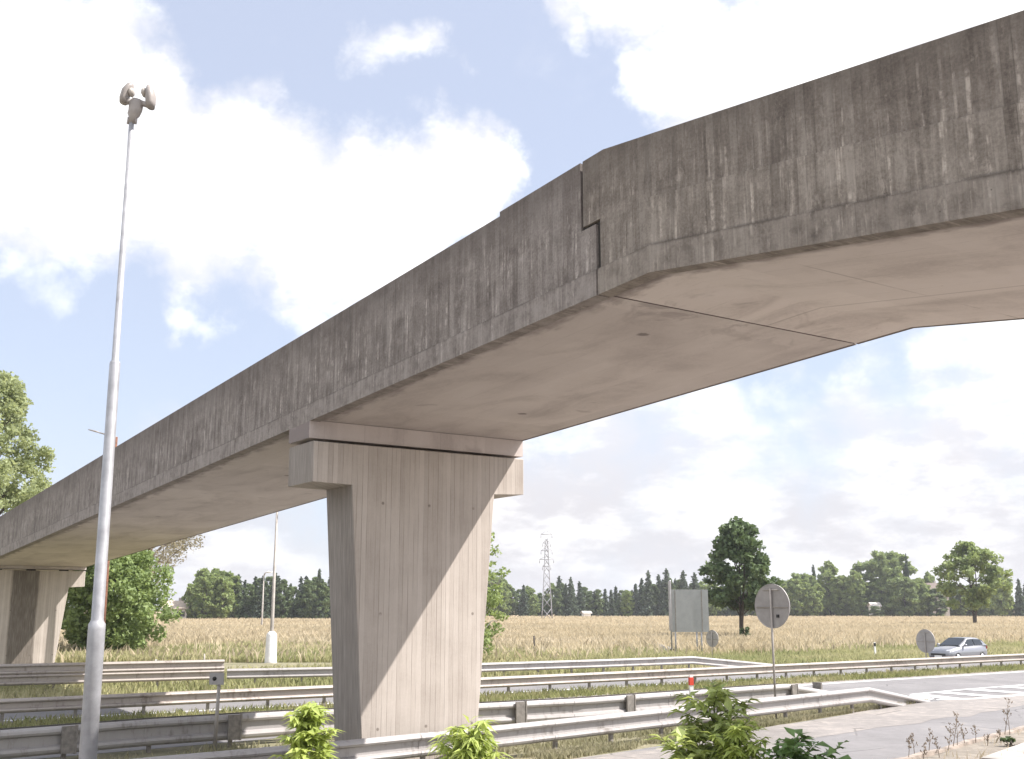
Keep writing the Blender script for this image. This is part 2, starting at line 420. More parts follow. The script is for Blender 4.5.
def ground_mat():
    m, nt, b, out = mat('field_ground'); g = G(nt)
    co = g.coord(); s = g.sep(co)
    n1 = g.noise(g.mapping(co, (0.35, 1, 1)), 0.05, 5, 0.6)
    n2 = g.noise(co, 0.7, 6, 0.7)
    n3 = g.noise(co, 7.0, 5, 0.7)
    nn = g.math('ADD', g.math('MULTIPLY', n2, 0.6), g.math('MULTIPLY', n3, 0.4))
    wheat = g.ramp(g.math('ADD', g.math('MULTIPLY', n1, 0.6), g.math('MULTIPLY', nn, 0.4)),
                   [(0.35, (0.30, 0.22, 0.135)), (0.5, (0.36, 0.275, 0.18)), (0.65, (0.40, 0.32, 0.215))])
    straw = g.ramp(nn, [(0.35, (0.205, 0.165, 0.095)), (0.65, (0.31, 0.26, 0.15))])
    green = g.ramp(nn, [(0.32, (0.15, 0.148, 0.085)), (0.5, (0.22, 0.205, 0.135)), (0.68, (0.32, 0.28, 0.20))])
    yw = g.math('ADD', s[1], g.math('MULTIPLY', g.math('SUBTRACT', n1, 0.5), 60.0))
    col = g.mix(g.mr(yw, 92, 125), green, straw)
    col = g.mix(g.mr(yw, 140, 200), col, wheat)
    soil = g.ramp(nn, [(0.35, (0.25, 0.225, 0.20)), (0.65, (0.36, 0.33, 0.30))])
    sd_ = g.math('ADD', g.math('SUBTRACT', g.math('MULTIPLY', s[0], 0.76), g.math('MULTIPLY', s[1], 0.65)), g.math('MULTIPLY', g.math('SUBTRACT', n2, 0.5), 3.0))
    col = g.mix(g.mr(sd_, -9.0, -6.5), col, soil)  # pale neutral near bank, out of view, set for its bounce onto the soffit
    g.put(b.inputs['Base Color'], col)
    b.inputs['Roughness'].default_value = 0.95; b.inputs['Specular IOR Level'].default_value = 0.1
    g.put(b.inputs['Normal'], g.bump(nn, 0.6, 0.15))
    return m

def asphalt_mat(name, base, dust, dustiness):
    m, nt, b, out = mat(name); g = G(nt)
    co = g.coord()
    n1 = g.noise(co, 0.25, 5, 0.6, 0.5); n2 = g.noise(co, 3.0, 5, 0.65); n3 = g.noise(co, 60, 3, 0.7)
    f = g.math('ADD', g.math('MULTIPLY', n1, 0.45), g.math('MULTIPLY', n2, 0.25))
    f = g.math('ADD', f, g.math('MULTIPLY', n3, 0.3))
    col = g.ramp(f, [(0.33, tuple(c * 0.68 for c in base)), (0.5, base), (0.66, tuple(c * 1.25 for c in base))])
    d = g.math('MULTIPLY', g.mr(g.math('ADD', g.math('MULTIPLY', n2, 0.6), g.math('MULTIPLY', n1, 0.4)), 0.62 - dustiness * 0.3, 0.75 - dustiness * 0.3), 0.85)
    col = g.mix(d, col, dust)
    cr = g.n('ShaderNodeTexVoronoi', feature='DISTANCE_TO_EDGE')
    g.put(cr.inputs['Vector'], g.mix(0.1, co, g.n('ShaderNodeTexNoise').outputs['Color'])); cr.inputs['Scale'].default_value = 0.35
    crack = g.math('MULTIPLY', g.mr(cr.outputs['Distance'], 0.004, 0.012, 1, 0), g.mr(n1, 0.48, 0.58))
    col = g.mix(g.math('MULTIPLY', crack, 0.75), col, tuple(c * 0.35 for c in base))
    g.put(b.inputs['Base Color'], col)
    b.inputs['Roughness'].default_value = 0.85; b.inputs['Specular IOR Level'].default_value = 0.3
    g.put(b.inputs['Normal'], g.bump(n3, 0.3, 0.008))
    return m
M['ground'] = ground_mat()
M['asphalt'] = asphalt_mat('asphalt', (0.20, 0.191, 0.190), (0.29, 0.255, 0.22), 0.15)
M['shoulder'] = asphalt_mat('dusty_shoulder', (0.245, 0.225, 0.21), (0.33, 0.295, 0.265), 0.45)
M['soil'] = asphalt_mat('sandy_soil', (0.215, 0.188, 0.155), (0.30, 0.265, 0.22), 0.4)
M['kerbstone'] = simple('kerb_concrete', (0.30, 0.25, 0.21), 0.9, 0, 0.4, 3, 0.3)
M['slab'] = simple('slab_concrete', (0.38, 0.35, 0.32), 0.9, 0, 0.25, 2, 0.2)
def paint_mat():
    m, nt, b, out = mat('road_paint'); g = G(nt)
    co = g.coord()
    w = g.mr(g.noise(co, 5, 6, 0.7), 0.30, 0.44)
    g.put(b.inputs['Base Color'], g.mix(w, (0.30, 0.28, 0.27), (0.74, 0.73, 0.72)))
    b.inputs['Roughness'].default_value = 0.7
    return m
M['paintline'] = paint_mat()

def blade_mat(name, c1, c2, c3, scale=0.25):
    m, nt, b, out = mat(name); g = G(nt)
    co = g.coord()
    f = g.math('ADD', g.math('MULTIPLY', g.noise(co, scale, 4, 0.65), 0.7), g.math('MULTIPLY', g.noise(co, 11, 2), 0.35))
    col = g.ramp(f, [(0.36, c1), (0.52, c2), (0.68, c3)])
    g.put(b.inputs['Base Color'], col); b.inputs['Roughness'].default_value = 0.8
    b.inputs['Specular IOR Level'].default_value = 0.15
    t = g.n('ShaderNodeBsdfTranslucent'); g.put(t.inputs['Color'], col)
    mx = g.n('ShaderNodeMixShader'); mx.inputs[0].default_value = 0.42
    nt.links.new(b.outputs[0], mx.inputs[1]); nt.links.new(t.outputs[0], mx.inputs[2]); nt.links.new(mx.outputs[0], out.inputs[0])
    return m
M['blade_green'] = blade_mat('grass_green', (0.16, 0.19, 0.065), (0.29, 0.30, 0.13), (0.48, 0.43, 0.26))
M['blade_mixed'] = blade_mat('grass_mixed', (0.25, 0.25, 0.135), (0.36, 0.34, 0.215), (0.50, 0.445, 0.32), 0.12)
M['blade_road'] = blade_mat('grass_road', (0.25, 0.28, 0.12), (0.40, 0.39, 0.20), (0.58, 0.52, 0.33), 0.09)
M['blade_straw'] = blade_mat('grass_straw', (0.45, 0.375, 0.245), (0.57, 0.485, 0.335), (0.66, 0.57, 0.43), 0.08)
M['blade_wheat'] = blade_mat('wheat', (0.46, 0.39, 0.26), (0.55, 0.47, 0.325), (0.62, 0.54, 0.39), 0.03)

# ---------------------------------------------------------------- camera
F_PX, HORIZON = 1100.0, 608.0
EYE = 3.3
cam = bpy.data.cameras.new('camera'); camo = bpy.data.objects.new('camera', cam); COL.objects.link(camo)
cam.sensor_fit = 'HORIZONTAL'; cam.sensor_width = 36.0; cam.lens = 36.0 * F_PX / 1024.0
cam.clip_start = 0.1; cam.clip_end = 6000
pitch = math.atan((HORIZON - 379.5) / F_PX)
camo.location = (0, 0, EYE); camo.rotation_euler = (math.pi / 2 + pitch, 0, 0)
scene.camera = camo
CP, SP = math.cos(pitch), math.sin(pitch)
def ray(x, y):
    a = (x - 512.0) / F_PX; b = (379.5 - y) / F_PX
    return Vector((a, CP - b * SP, SP + b * CP))
def at(x, y, Y):
    r = ray(x, y); t = Y / r.y
    return Vector((r.x * t, Y, EYE + r.z * t))
def gp(x, y, z=0.0):
    r = ray(x, y); t = (z - EYE) / r.z
    return Vector((r.x * t, r.y * t, z))

# ---------------------------------------------------------------- the footbridge
AZ = 0.5865
U = Vector((math.cos(AZ), math.sin(AZ), 0)); D = Vector((math.sin(AZ), -math.cos(AZ), 0))
ORG = Vector((-5.132, 24.3, 0))
W = 5.48; ZB0 = 7.134; SL = 0.0387; SR = -0.1416; TK = 12.53; TT = 11.51
bridge = empty('footbridge', ORG, math.atan2(D.y, D.x))
tag(bridge, 'weathered grey concrete footbridge spanning the roads on tapering board-marked piers', 'bridge')
def zb(t): return ZB0 + SL * t if t <= TK else ZB0 + SL * TK + SR * (t - TK)
def ztop(t):
    if t < 8.8: return zb(t) + 2.077
    base = ZB0 + 2.151
    return base + SL * t if t <= TT else base + SL * TT - 0.1428 * (t - TT)
LEDGE = 0.379

def prism(mb, ts, lo, hi, u0, u1, uvz=True, chamfer=0.0):
    """long solid between u0..u1 and lo(t)..hi(t)"""
    for a, b_ in zip(ts[:-1], ts[1:]):
        A0, A1, B0, B1 = lo(a), hi(a), lo(b_), hi(b_)
        va, vb = zb(a), zb(b_)
        for u, flip in ((u0, False), (u1, True)):
            P = [(a, u, A0), (b_, u, B0), (b_, u, B1), (a, u, A1)]
            Q = [(a, A0 - va), (b_, B0 - vb), (b_, B1 - vb), (a, A1 - va)]
            if flip: P.reverse(); Q.reverse()
            mb.face(P, Q)
        mb.face([(a, u0, A1), (b_, u0, B1), (b_, u1, B1), (a, u1, A1)], [(a, u0 + 2), (b_, u0 + 2), (b_, u1 + 2), (a, u1 + 2)])
        mb.face([(a, u1, A0), (b_, u1, B0), (b_, u0, B0), (a, u0, A0)], [(a, u1), (b_, u1), (b_, u0), (a, u0)])
    for t, flip in ((ts[0], False), (ts[-1], True)):
        P = [(t, u0, lo(t)), (t, u0, hi(t)), (t, u1, hi(t)), (t, u1, lo(t))]
        Q = [(u0 * .9 + t, lo(t) - zb(t)), (u0 * .9 + t, hi(t) - zb(t)), (u1 * .9 + t, hi(t) - zb(t)), (u1 * .9 + t, lo(t) - zb(t))]
        if flip: P.reverse(); Q.reverse()
        mb.face(P, Q)

def stations(a, b_, extra=(), step=2.5):
    n = max(1, int((b_ - a) / step)); s = {round(a + (b_ - a) * i / n, 3) for i in range(n + 1)}
    s |= {e for e in extra if a < e < b_}
    return sorted(s)
def jitter_u(t): return 0.012 * math.sin(t * 1.7) + 0.006 * math.sin(t * 5.1)

def span(name, t0, t1, side_mat, soffit_mat, lower_end, upper_end, left):
    """deck slab with fascia edges + two parapets; the half joint is stepped"""
    holder = empty(name); holder.parent = bridge
    ts = stations(t0, t1, (TK, TT))
    m = MB(); prism(m, ts, lambda t: zb(t) + 0.03, lambda t: zb(t) + 0.55, 0.24, W - 0.05)
    m.build('deck_slab', soffit_mat, holder)
    for uu in (0, 1):
        # fascia beam (edge of the slab, flush with the soffit)
        m = MB()
        a, b_ = (0.0, 0.238) if uu == 0 else (W - 0.048, W)
        prism(m, ts, zb if uu == 0 else (lambda t: zb(t) + .02), lambda t: zb(t) + LEDGE, a, b_)
        m.build('fascia', side_mat, holder)
        # parapet: set back 45 mm behind the ledge, stepped at the half joint
        m = MB()
        a, b_ = (0.075, 0.235) if uu == 0 else (W - 0.235, W - 0.052)
        STEP = 1.09
        if left:
            prism(m, stations(t0, lower_end), lambda t: zb(t) + LEDGE + 0.001, lambda t: zb(t) + STEP, a, b_)
            ts2 = stations(t0, 8.795); prism(m, ts2, lambda t: zb(t) + STEP, ztop, a, b_)
            prism(m, stations(8.8, upper_end), lambda t: zb(t) + STEP, ztop, a, b_)
        else:
            prism(m, stations(lower_end, t1, (TK,)), lambda t: zb(t) + LEDGE + 0.001, lambda t: zb(t) + STEP, a, b_)
            prism(m, [upper_end, lower_end], lambda t: zb(t) + STEP + .05, ztop, a, b_)
            prism(m, stations(lower_end + .001, t1, (TK, TT)), lambda t: zb(t) + STEP, ztop, a, b_)
        m.build('parapet', side_mat, holder)
    return holder

span('anchor_span', -78.0, 11.40, M['parapet'], M['soffit'], 11.32, 10.97, True)
sp2 = span('suspended_span', 11.44, 44.0, M['parapet_right'], M['soffit_right'], 11.42, 11.03, False)
# raised lower panel of the parapet right of the joint
m = MB(); prism(m, stations(12.42, 44.0, (TK,)), lambda t: zb(t) + LEDGE + 0.002, lambda t: zb(t) + 1.06 + 0.02 * math.sin(t), 0.045, 0.0745)
m.build('parapet_panel', M['panel'], sp2)
# dark strips added inside the joint gap in place of its shade
m = MB(); m.box((11.42, W / 2, zb(11.4) + 0.32), (0.05, W - 0.3, 0.40)); m.build('gap_dark_fill', M['joint'], bridge)
for uu in (0.17, W - 0.17):
    m = MB(); m.box((11.37, uu, zb(11.4) + .735), (.115, .10, .70)); m.build('gap_dark_fill', M['joint'], bridge)
    m = MB(); m.box((11.0, uu, zb(11.0) + 1.53), (.075, .10, .84)); m.box((11.2, uu, zb(11.2) + 1.113), (.40, .10, .06)); m.build('gap_dark_fill', M['joint'], bridge)

def pier(t_front, thick, zcap_top, mat_, beam_t):
    """T-shaped pier: tapering wall + head; front and head flush"""
    tf, tb = t_front, t_front - thick
    p = MB()
    ct, cb = zcap_top, zcap_top - 0.88
    out = [(1.42, -0.3), (4.10, -0.3), (4.62, cb - 0.0), (5.42, cb + 0.04), (5.42, ct), (0.06, ct), (0.06, cb + 0.02), (0.97, cb)]
    out[2] = (4.60, cb)
    def ring(t, ins): return [(t, u + (ins if u < 2.7 else -ins), z - (ins if z == ct else 0)) for u, z in out]
    n = len(out)
    bev = 0.02
    r0 = ring(tf - bev, 0); r1 = ring(tb + bev, 0)
    f0 = ring(tf, bev); b0 = ring(tb, bev)
    P = f0 + r0 + r1 + b0
    Fc = [tuple(range(n - 1, -1, -1))][:0]
    Fc.append(tuple(range(n))); Fc.append(tuple(3 * n + i for i in range(n - 1, -1, -1)))
    for k in range(3):
        for i in range(n):
            j = (i + 1) % n
            Fc.append((k * n + i, (k + 1) * n + i, (k + 1) * n + j, k * n + j))
    p.indexed(P, Fc)
    o = p.build('pier', mat_, bridge)
    me = o.data
    bm = bmesh.new(); bm.from_mesh(me); bmesh.ops.recalc_face_normals(bm, faces=bm.faces); bm.to_mesh(me); bm.free()
    c = MB()
    zt = zb(beam_t) ; 
    # cross beam under the deck and thin bearing pads
    a, b_ = tf - thick + 0.1, tf - 0.12
    for (x0, x1) in ((a, b_),):
        zlo = zcap_top + 0.075
        P = [(x0, 0.003, zlo), (x1, 0.003, zlo), (x1, W - 0.003, zlo), (x0, W - 0.003, zlo),
             (x0, 0.003, zb(x0) + 0.02), (x1, 0.003, zb(x1) + 0.02), (x1, W - 0.003, zb(x1) + 0.02), (x0, W - 0.003, zb(x0) + 0.02)]
        fs = [(0,3,2,1),(4,5,6,7),(0,1,5,4),(1,2,6,5),(2,3,7,6),(3,0,4,7)]
        for f in fs:
            pts = [P[i] for i in f]
            if f == (0,1,5,4) : uv = [(q[0], q[2] - zb(q[0]) + .25) for q in pts]
            else: uv = [(q[0] + q[2] * .5, q[1] + .6) for q in pts]
            c.face(pts, uv)
    c.build('crossbeam', M['soffit'], bridge)
    for u in (1.0, 2.7, 4.4):
        bp = MB(); bp.box((tf - thick / 2, u, zcap_top + 0.037), (0.5, 0.4, 0.073)); bp.build('bearing', M['joint'], bridge)
    return o
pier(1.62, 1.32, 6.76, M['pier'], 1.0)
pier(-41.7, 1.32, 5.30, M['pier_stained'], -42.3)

# ---------------------------------------------------------------- ground, roads
def off_poly(pts, d):
    """offset a 2-D polyline to its right-hand side (towards the viewer for left-to-right lines)"""
    out = []
    for i, p in enumerate(pts):
        a = Vector(pts[max(i - 1, 0)]); b_ = Vector(pts[min(i + 1, len(pts) - 1)])
        t = (b_ - a).normalized(); out.append((p[0] + t.y * d, p[1] - t.x * d))
    return out
def lerp_poly(pts, step):
    out = []
    for a, b_ in zip(pts[:-1], pts[1:]):
        L = math.dist(a[:2], b_[:2]); n = max(1, int(round(L / step)))
        for i in range(n): out.append(tuple(a[k] + (b_[k] - a[k]) * i / n for k in range(len(a))))
    out.append(tuple(pts[-1])); return out
def smooth_poly(pts, it=2):
    for _ in range(it):
        q = [pts[0]]
        for a, b_ in zip(pts[:-1], pts[1:]):
            q.append(tuple(a[k] * .75 + b_[k] * .25 for k in range(len(a)))); q.append(tuple(a[k] * .25 + b_[k] * .75 for k in range(len(a))))
        q.append(pts[-1]); pts = q
    return pts
def resample(pts, n):
    d = [0]
    for a, b_ in zip(pts[:-1], pts[1:]): d.append(d[-1] + math.dist(a, b_))
    xs = np.linspace(0, d[-1], n)
    return [(float(np.interp(x, d, [p[0] for p in pts])), float(np.interp(x, d, [p[1] for p in pts]))) for x in xs]
def strip(name, A, B, z, mat_, n=60, jit=0.0):
    A, B = resample(A, n), resample(B, n)
    m = MB(); P = []; Fc = []
    for a, b_ in zip(A, B):
        ja = rng.normal() * jit; jb = rng.normal() * jit
        P += [(a[0], a[1] + ja, z), (b_[0], b_[1] + jb, z)]
    for i in range(n - 1): Fc.append((2 * i, 2 * i + 2, 2 * i + 3, 2 * i + 1))
    m.indexed(P, Fc)
    o = m.build(name, mat_); 
    bm = bmesh.new(); bm.from_mesh(o.data); bmesh.ops.recalc_face_normals(bm, faces=bm.faces)
    if bm.faces[:] and sum(f.normal.z for f in bm.faces) < 0: bmesh.ops.reverse_faces(bm, faces=bm.faces)
    bm.to_mesh(o.data); bm.free()
    return tag(o, kind='structure')

KERB = [(-30, -3), (-14, 6.5), (-5, 13.2), (3, 19.6), (9.04, 25.76), (11.96, 29.26), (14.14, 31.72), (20, 38.2), (40, 56), (90, 96)]
def kerb_dist(x, y):
    best = 1e9; sgn = 1
    for a, b_ in zip(KERB[:-1], KERB[1:]):
        dx, dy = b_[0] - a[0], b_[1] - a[1]; L2 = dx * dx + dy * dy
        k = max(0, min(1, ((x - a[0]) * dx + (y - a[1]) * dy) / L2))
        px, py = a[0] + dx * k, a[1] + dy * k; d = math.hypot(x - px, y - py)
        if d < best: best = d; sgn = 1 if (dx * (y - a[1]) - dy * (x - a[0])) < 0 else -1
    return best * sgn          # positive on the viewer's side
def gz(x, y):
    s = kerb_dist(x, y)
    k = max(0.0, min(1.0, (s - 2.5) / 7.0)); k = k * k * (3 - 2 * k)
    return 1.7 * k
# one ground sheet: fine near the viewer, coarse to the horizon
gm = MB()
xs = sorted(set([-1200, -700, -350, -180, -100] + list(np.arange(-60, 61, 2.0)) + [100, 180, 350, 700, 1200]))
ys = sorted(set([-300, -120, -60] + list(np.arange(-30, 60, 2.0)) + [60, 75, 90, 110, 140, 180, 250, 350, 500, 800, 1300, 1600]))
P = [(float(x), float(y), gz(x, y) if (abs(x) < 70 and y < 60) else (1.7 if y < 0 else 0.0)) for y in ys for x in xs]
nx = len(xs)
gm.indexed(P, [(j * nx + i, j * nx + i + 1, (j + 1) * nx + i + 1, (j + 1) * nx + i) for j in range(len(ys) - 1) for i in range(nx - 1)], True)
tag(gm.build('ground', M['ground']), kind='structure')

A_LINE = [(-24, 2.5), (-14, 12.6), (-9.6, 17.2), (-6.2, 20.3), (-3.5, 22.5), (-0.85, 25.0), (3.85, 29.65), (7.8, 33.6), (11.64, 37.45), (15.08, 41.4)]
B_LINE = [(-24, 10.5), (-15.5, 19.6), (-10.9, 24.5), (-8.45, 26.9), (-5.77, 28.9), (-0.98, 31.2), (2.0, 33.0), (5.2, 35.7), (9.35, 39.1), (13.1, 42.6)]
C2_LINE = [(-40, 15.0), (-24, 26.0), (-14.65, 32.7), (-6.16, 38.5), (-1.2, 42.7), (5.3, 47.4), (13.64, 53.6), (29.3, 64.85), (60, 86), (110, 118)]
C1_LINE = [(-12.2, 48.6), (-7.9, 50.2), (-1.5, 53.8), (4.5, 57.6), (9.7, 61.3), (15.9, 64.9)]
D_LINE = [(-40, 32.0), (-25, 41.2), (-19.5, 44.6), (-17.2, 45.8), (-12.3, 48.4)]

# ramp: dusty shoulder then asphalt, kerb on the viewer's side
ramp_edge = [(-26, 1.2), (-15, 11.2), (-7.2, 18.2), (-3, 21.3), (1.43, 25.76), (3.05, 27.43), (3.92, 28.39), (6.91, 31.98), (9.38, 34.8), (12.38, 38.18), (14.4, 40.4), (19.7, 44.9), (45, 64), (95, 101)]
asph_edge = [(-24.6, -0.2), (-13.6, 9.8), (-5.8, 16.5), (-1.5, 19.4), (3.2, 24.3), (4.9, 26), (5.8, 27), (8, 29.8), (10.28, 32.08), (12.85, 34.49), (15.3, 37.0), (18.5, 40.2), (43.5, 60), (93.5, 98)]
strip('ramp_road', ramp_edge, KERB, 0.012, M['asphalt'], 90)
strip('road_shoulder', ramp_edge, asph_edge, 0.017, M['shoulder'], 140, 0.16)
# main road 1 (beyond the double rail) : far edge / near edge
r1_far = off_poly(C2_LINE, 2.2)
r1_near = [(-24, 12.5), (-15.0, 21.2), (-10.5, 25.8), (-5.4, 30.3), (-0.6, 32.6), (5.5, 37.2), (9.6, 40.6), (13.2, 43.3), (15.0, 42.0), (19.7, 45.0), (45, 64.1), (96, 101.5)]
strip('main_road', r1_far, [(-24, 12.5), (-15.0, 21.2), (-10.5, 25.8), (-5.4, 30.3), (-0.6, 32.6), (5.5, 37.2), (9.6, 40.6), (14.2, 41.6), (19.7, 44.95), (45, 64.05), (96, 101.5)], 0.008, M['asphalt'], 120)
strip('edge_line', off_poly(C2_LINE, 2.45), off_poly(C2_LINE, 2.75), 0.013, M['paintline'], 90)
strip('road_shoulder', off_poly(C2_LINE, 1.7), off_poly(C2_LINE, 2.43), 0.0125, M['shoulder'], 140, 0.10)
# road 2 beyond the single rail
strip('main_road', off_poly(C2_LINE, -8.4), off_poly(C2_LINE, -0.9), 0.008, M['asphalt'], 60)
strip('edge_line', off_poly(C2_LINE, -1.35), off_poly(C2_LINE, -1.55), 0.013, M['paintline'], 60)
strip('edge_line', off_poly(C2_LINE, -7.95), off_poly(C2_LINE, -7.75), 0.013, M['paintline'], 60)
gm_ = MB(); gm_.face([(x_, y_, .0105) for x_, y_ in ((12.6, 40.6), (14.6, 40.2), (17, 42.2), (20, 44.7), (31, 53.0), (30, 55.5), (22, 49.6), (15.5, 44.9), (13.2, 43.2))])
tag(gm_.build('gore_pavement', M['asphalt']), kind='structure')
# gore hatching
def quad_struct(name, pts, z, mat_):
    m = MB(); m.face([(p[0], p[1], z) for p in pts]); o = m.build(name, mat_)
    if o.data.polygons[0].normal.z < 0: o.data.flip_normals()
    return tag(o, kind='structure')
up = [gp(912, 695), gp(960, 690.3), gp(1024, 685), gp(1090, 680)]
lo = [gp(922, 697.2), gp(934, 700.3), gp(975, 699.0), gp(1024, 695.2), gp(1090, 689.5)]
def band(a, b_, w0):
    a = Vector(a[:2]); b_ = Vector(b_[:2]); n = Vector((-(b_ - a).y, (b_ - a).x)).normalized() * w0 / 2
    return [a + n, b_ + n, b_ - n, a - n]
for a, b_, w_ in (((912, 695), (962, 690.2), .26), ((962, 690.2), (1100, 679.4), .26), ((914, 696.0), (932, 700.4), .42), ((932, 700.3), (975, 699.2), .30), ((975, 699.2), (1100, 689.2), .28)):
    quad_struct('road_marking', band(gp(*a), gp(*b_), w_), 0.022, M['paintline'])
for (a, b_) in (((917, 695.3), (954, 699.3)), ((936, 692.7), (998, 697.2)), ((967, 689.9), (1034, 694.2)), ((1000, 687.2), (1072, 691.2)), ((1035, 684.8), (1110, 688.2))):
    quad_struct('road_marking', band(gp(*a), gp(*b_), 0.75), 0.027, M['paintline'])

# kerb as a real step, sandy verge and slab behind it
kr = resample(KERB, 160); m = MB(); P = []; Fc = []
for i, p in enumerate(kr):
    a = kr[max(i - 1, 0)]; b_ = kr[min(i + 1, len(kr) - 1)]; t = Vector((b_[0] - a[0], b_[1] - a[1])).normalized(); n = Vector((t.y, -t.x))
    hh = 0.12 + random.uniform(-.03, .02)
    for w_, z in ((0, 0.0), (0.01, hh), (0.17, hh), (0.18, 0.0)):
        P.append((p[0] + n.x * w_, p[1] + n.y * w_, z))
for i in range(len(kr) - 1):
    for k in range(3): Fc.append((i * 4 + k, i * 4 + k + 1, i * 4 + 5 + k, i * 4 + 4 + k))
m.indexed(P, Fc); o = m.build('kerb', M['kerbstone'])
bm = bmesh.new(); bm.from_mesh(o.data); bmesh.ops.recalc_face_normals(bm, faces=bm.faces); bm.to_mesh(o.data); bm.free()
tag(o, kind='structure')
strip('verge', off_poly(KERB, 0.18), off_poly(KERB, 2.3), 0.05, M['soil'], 120)
sl = MB()
sa, sb = gp(992, 762), gp(1040, 744)
tt = Vector((sb.x - sa.x, sb.y - sa.y)).normalized(); nn = Vector((tt.y, -tt.x))
c = Vector((sa.x, sa.y)) + tt * 3.2 + nn * 0.9
sl.box((c.x, c.y, 0.09), (8.0, 1.8, 0.16), math.atan2(tt.y, tt.x)); tag(sl.build('pavement_slab', M['slab']), kind='structure')
# pale sandy track in the meadow
tr = [gp(598, 649), gp(612, 646.5), gp(628, 643.5), gp(641, 641.3), gp(650, 644), gp(662, 650), gp(672, 655)]
tr = [(p.x, p.y) for p in tr]
m = MB(); P = []; Fc = []
for i, p in enumerate(tr):
    for dx, z in ((-1.6, 0.0), (-0.5, .42), (0.5, .42), (1.6, 0.0)): P.append((p[0] + dx * .5, p[1] + dx * 1.4, z))
for i in range(len(tr) - 1):
    for k in range(3): Fc.append((i * 4 + k, i * 4 + 4 + k, i * 4 + 5 + k, i * 4 + k + 1))
m.indexed(P, Fc, True); o = m.build('dirt_track', M['soil'])
bm = bmesh.new(); bm.from_mesh(o.data); bmesh.ops.recalc_face_normals(bm, faces=bm.faces); bm.to_mesh(o.data); bm.free()
tag(o, kind='structure')

# ---------------------------------------------------------------- guard rails
PROFILE = [(0.010, .755), (.050, .75), (.100, .715), (.118, .675), (.100, .64), (.015, .615), (.015, .475), (.100, .45), (.118, .41), (.100, .37), (.050, .335), (.010, .33)]
def sweep(mb, line3, prof, side=1, dz=0.0):
    """line3: (x,y,drop); profile (outward, z); closed thin section"""
    th = 0.012
    loop = [(o, z) for o, z in prof] + [(o - th, z) for o, z in reversed(prof)]
    n = len(loop); P = []; Fc = []
    for i, p in enumerate(line3):
        a = line3[max(i - 1, 0)]; b_ = line3[min(i + 1, len(line3) - 1)]
        t = Vector((b_[0] - a[0], b_[1] - a[1])).normalized(); nr = Vector((t.y, -t.x)) * side
        for o, z in loop: P.append((p[0] + nr.x * o, p[1] + nr.y * o, z + dz - p[2]))
    for i in range(len(line3) - 1):
        for k in range(n):
            k2 = (k + 1) % n
            Fc.append((i * n + k, i * n + k2, (i + 1) * n + k2, (i + 1) * n + k) if side > 0 else (i * n + k, (i + 1) * n + k, (i + 1) * n + k2, i * n + k2))
    Fc.append(tuple(range(n))); Fc.append(tuple((len(line3) - 1) * n + k for k in range(n - 1, -1, -1)))
    mb.indexed(P, Fc)
def walk(pts, step, start=0.0):
    L = [0]
    for a, b_ in zip(pts[:-1], pts[1:]): L.append(L[-1] + math.dist(a[:2], b_[:2]))
    d = start; out = []
    while d < L[-1]:
        for i in range(len(L) - 1):
            if L[i] <= d <= L[i + 1]:
                k = (d - L[i]) / (L[i + 1] - L[i]); a, b_ = pts[i], pts[i + 1]
                t = Vector((b_[0] - a[0], b_[1] - a[1])).normalized()
                out.append((a[0] + (b_[0] - a[0]) * k, a[1] + (b_[1] - a[1]) * k, a[2] + (b_[2] - a[2]) * k, math.atan2(t.y, t.x), t)); break
        d += step
    return out
def guard_rail(pts, label, mat_, step=2.0, start=0.3, double=False, stacked=False, spacers=False, post_limit=(-1e9, 1e9), k=1.0):
    prof = [(o, .755 - (.755 - z) * k) for o, z in PROFILE]
    root = empty('guard_rail', (pts[len(pts) // 2][0], pts[len(pts) // 2][1], 0))
    tag(root, label, 'guard rail', 'steel guard rails along the roads')
    org = Vector(root.location)
    L = [(p[0] - org.x, p[1] - org.y, p[2]) for p in pts]
    m = MB(); sweep(m, off3(L, 0.06), prof); m.build('beam', mat_, root)
    if double:
        m = MB(); sweep(m, off3(L, -0.30), prof, -1); m.build('beam', mat_, root)
    if stacked:
        m = MB(); sweep(m, off3(L, 0.06), prof, 1, 0.40); m.build('beam', mat_, root)
    top = 1.17 if stacked else 0.72
    for i, (x, y, dr, an, t) in enumerate(walk(L, step, start)):
        if not (post_limit[0] <= x + org.x <= post_limit[1]): continue
        if dr > 0.35: continue
        m = MB(); h_ = top - dr
        m.box((x, y, h_ / 2 - .1), (0.055, 0.09, h_ + .2), an)
        m.box((x + t.y * .045, y - t.x * .045, h_ / 2 - .1), (0.10, 0.008, h_ + .2), an)
        m.build('post', M['post'], root)
        if double:
            m = MB(); n = Vector((t.y, -t.x))
            m.box((x - n.x * .12, y - n.y * .12, .55), (0.10, .34, 0.3), an); m.build('spacer', M['post'], root)
        if k > 1.0 and i % 2 == 1 and dr == 0:
            m = MB(); sweep(m, [(x - t.x * .16 + t.y * .069, y - t.y * .16 - t.x * .069, 0), (x + t.x * .16 + t.y * .069, y + t.y * .16 - t.x * .069, 0)], prof); m.build('splice_plate', mat_, root)
        if spacers and i % 2 == 0:
            m = MB(); n = Vector((t.y, -t.x)); c_ = (x + n.x * .215, y + n.y * .215, .755 - .21 * k - dr)
            m.box(c_, (0.30, .06, 0.42 * k), an)
            m.box((c_[0] + t.x * .17, c_[1] + t.y * .17, c_[2]), (0.04, .09, 0.44 * k), an)
            m.build('connector', M['post'], root)
    return root
def off3(L, d):
    o2 = off_poly([(p[0], p[1]) for p in L], d)
    return [(a[0], a[1], p[2]) for a, p in zip(o2, L)]
def z0(pts, drops=None):
    return [(p[0], p[1], 0.0) for p in pts]
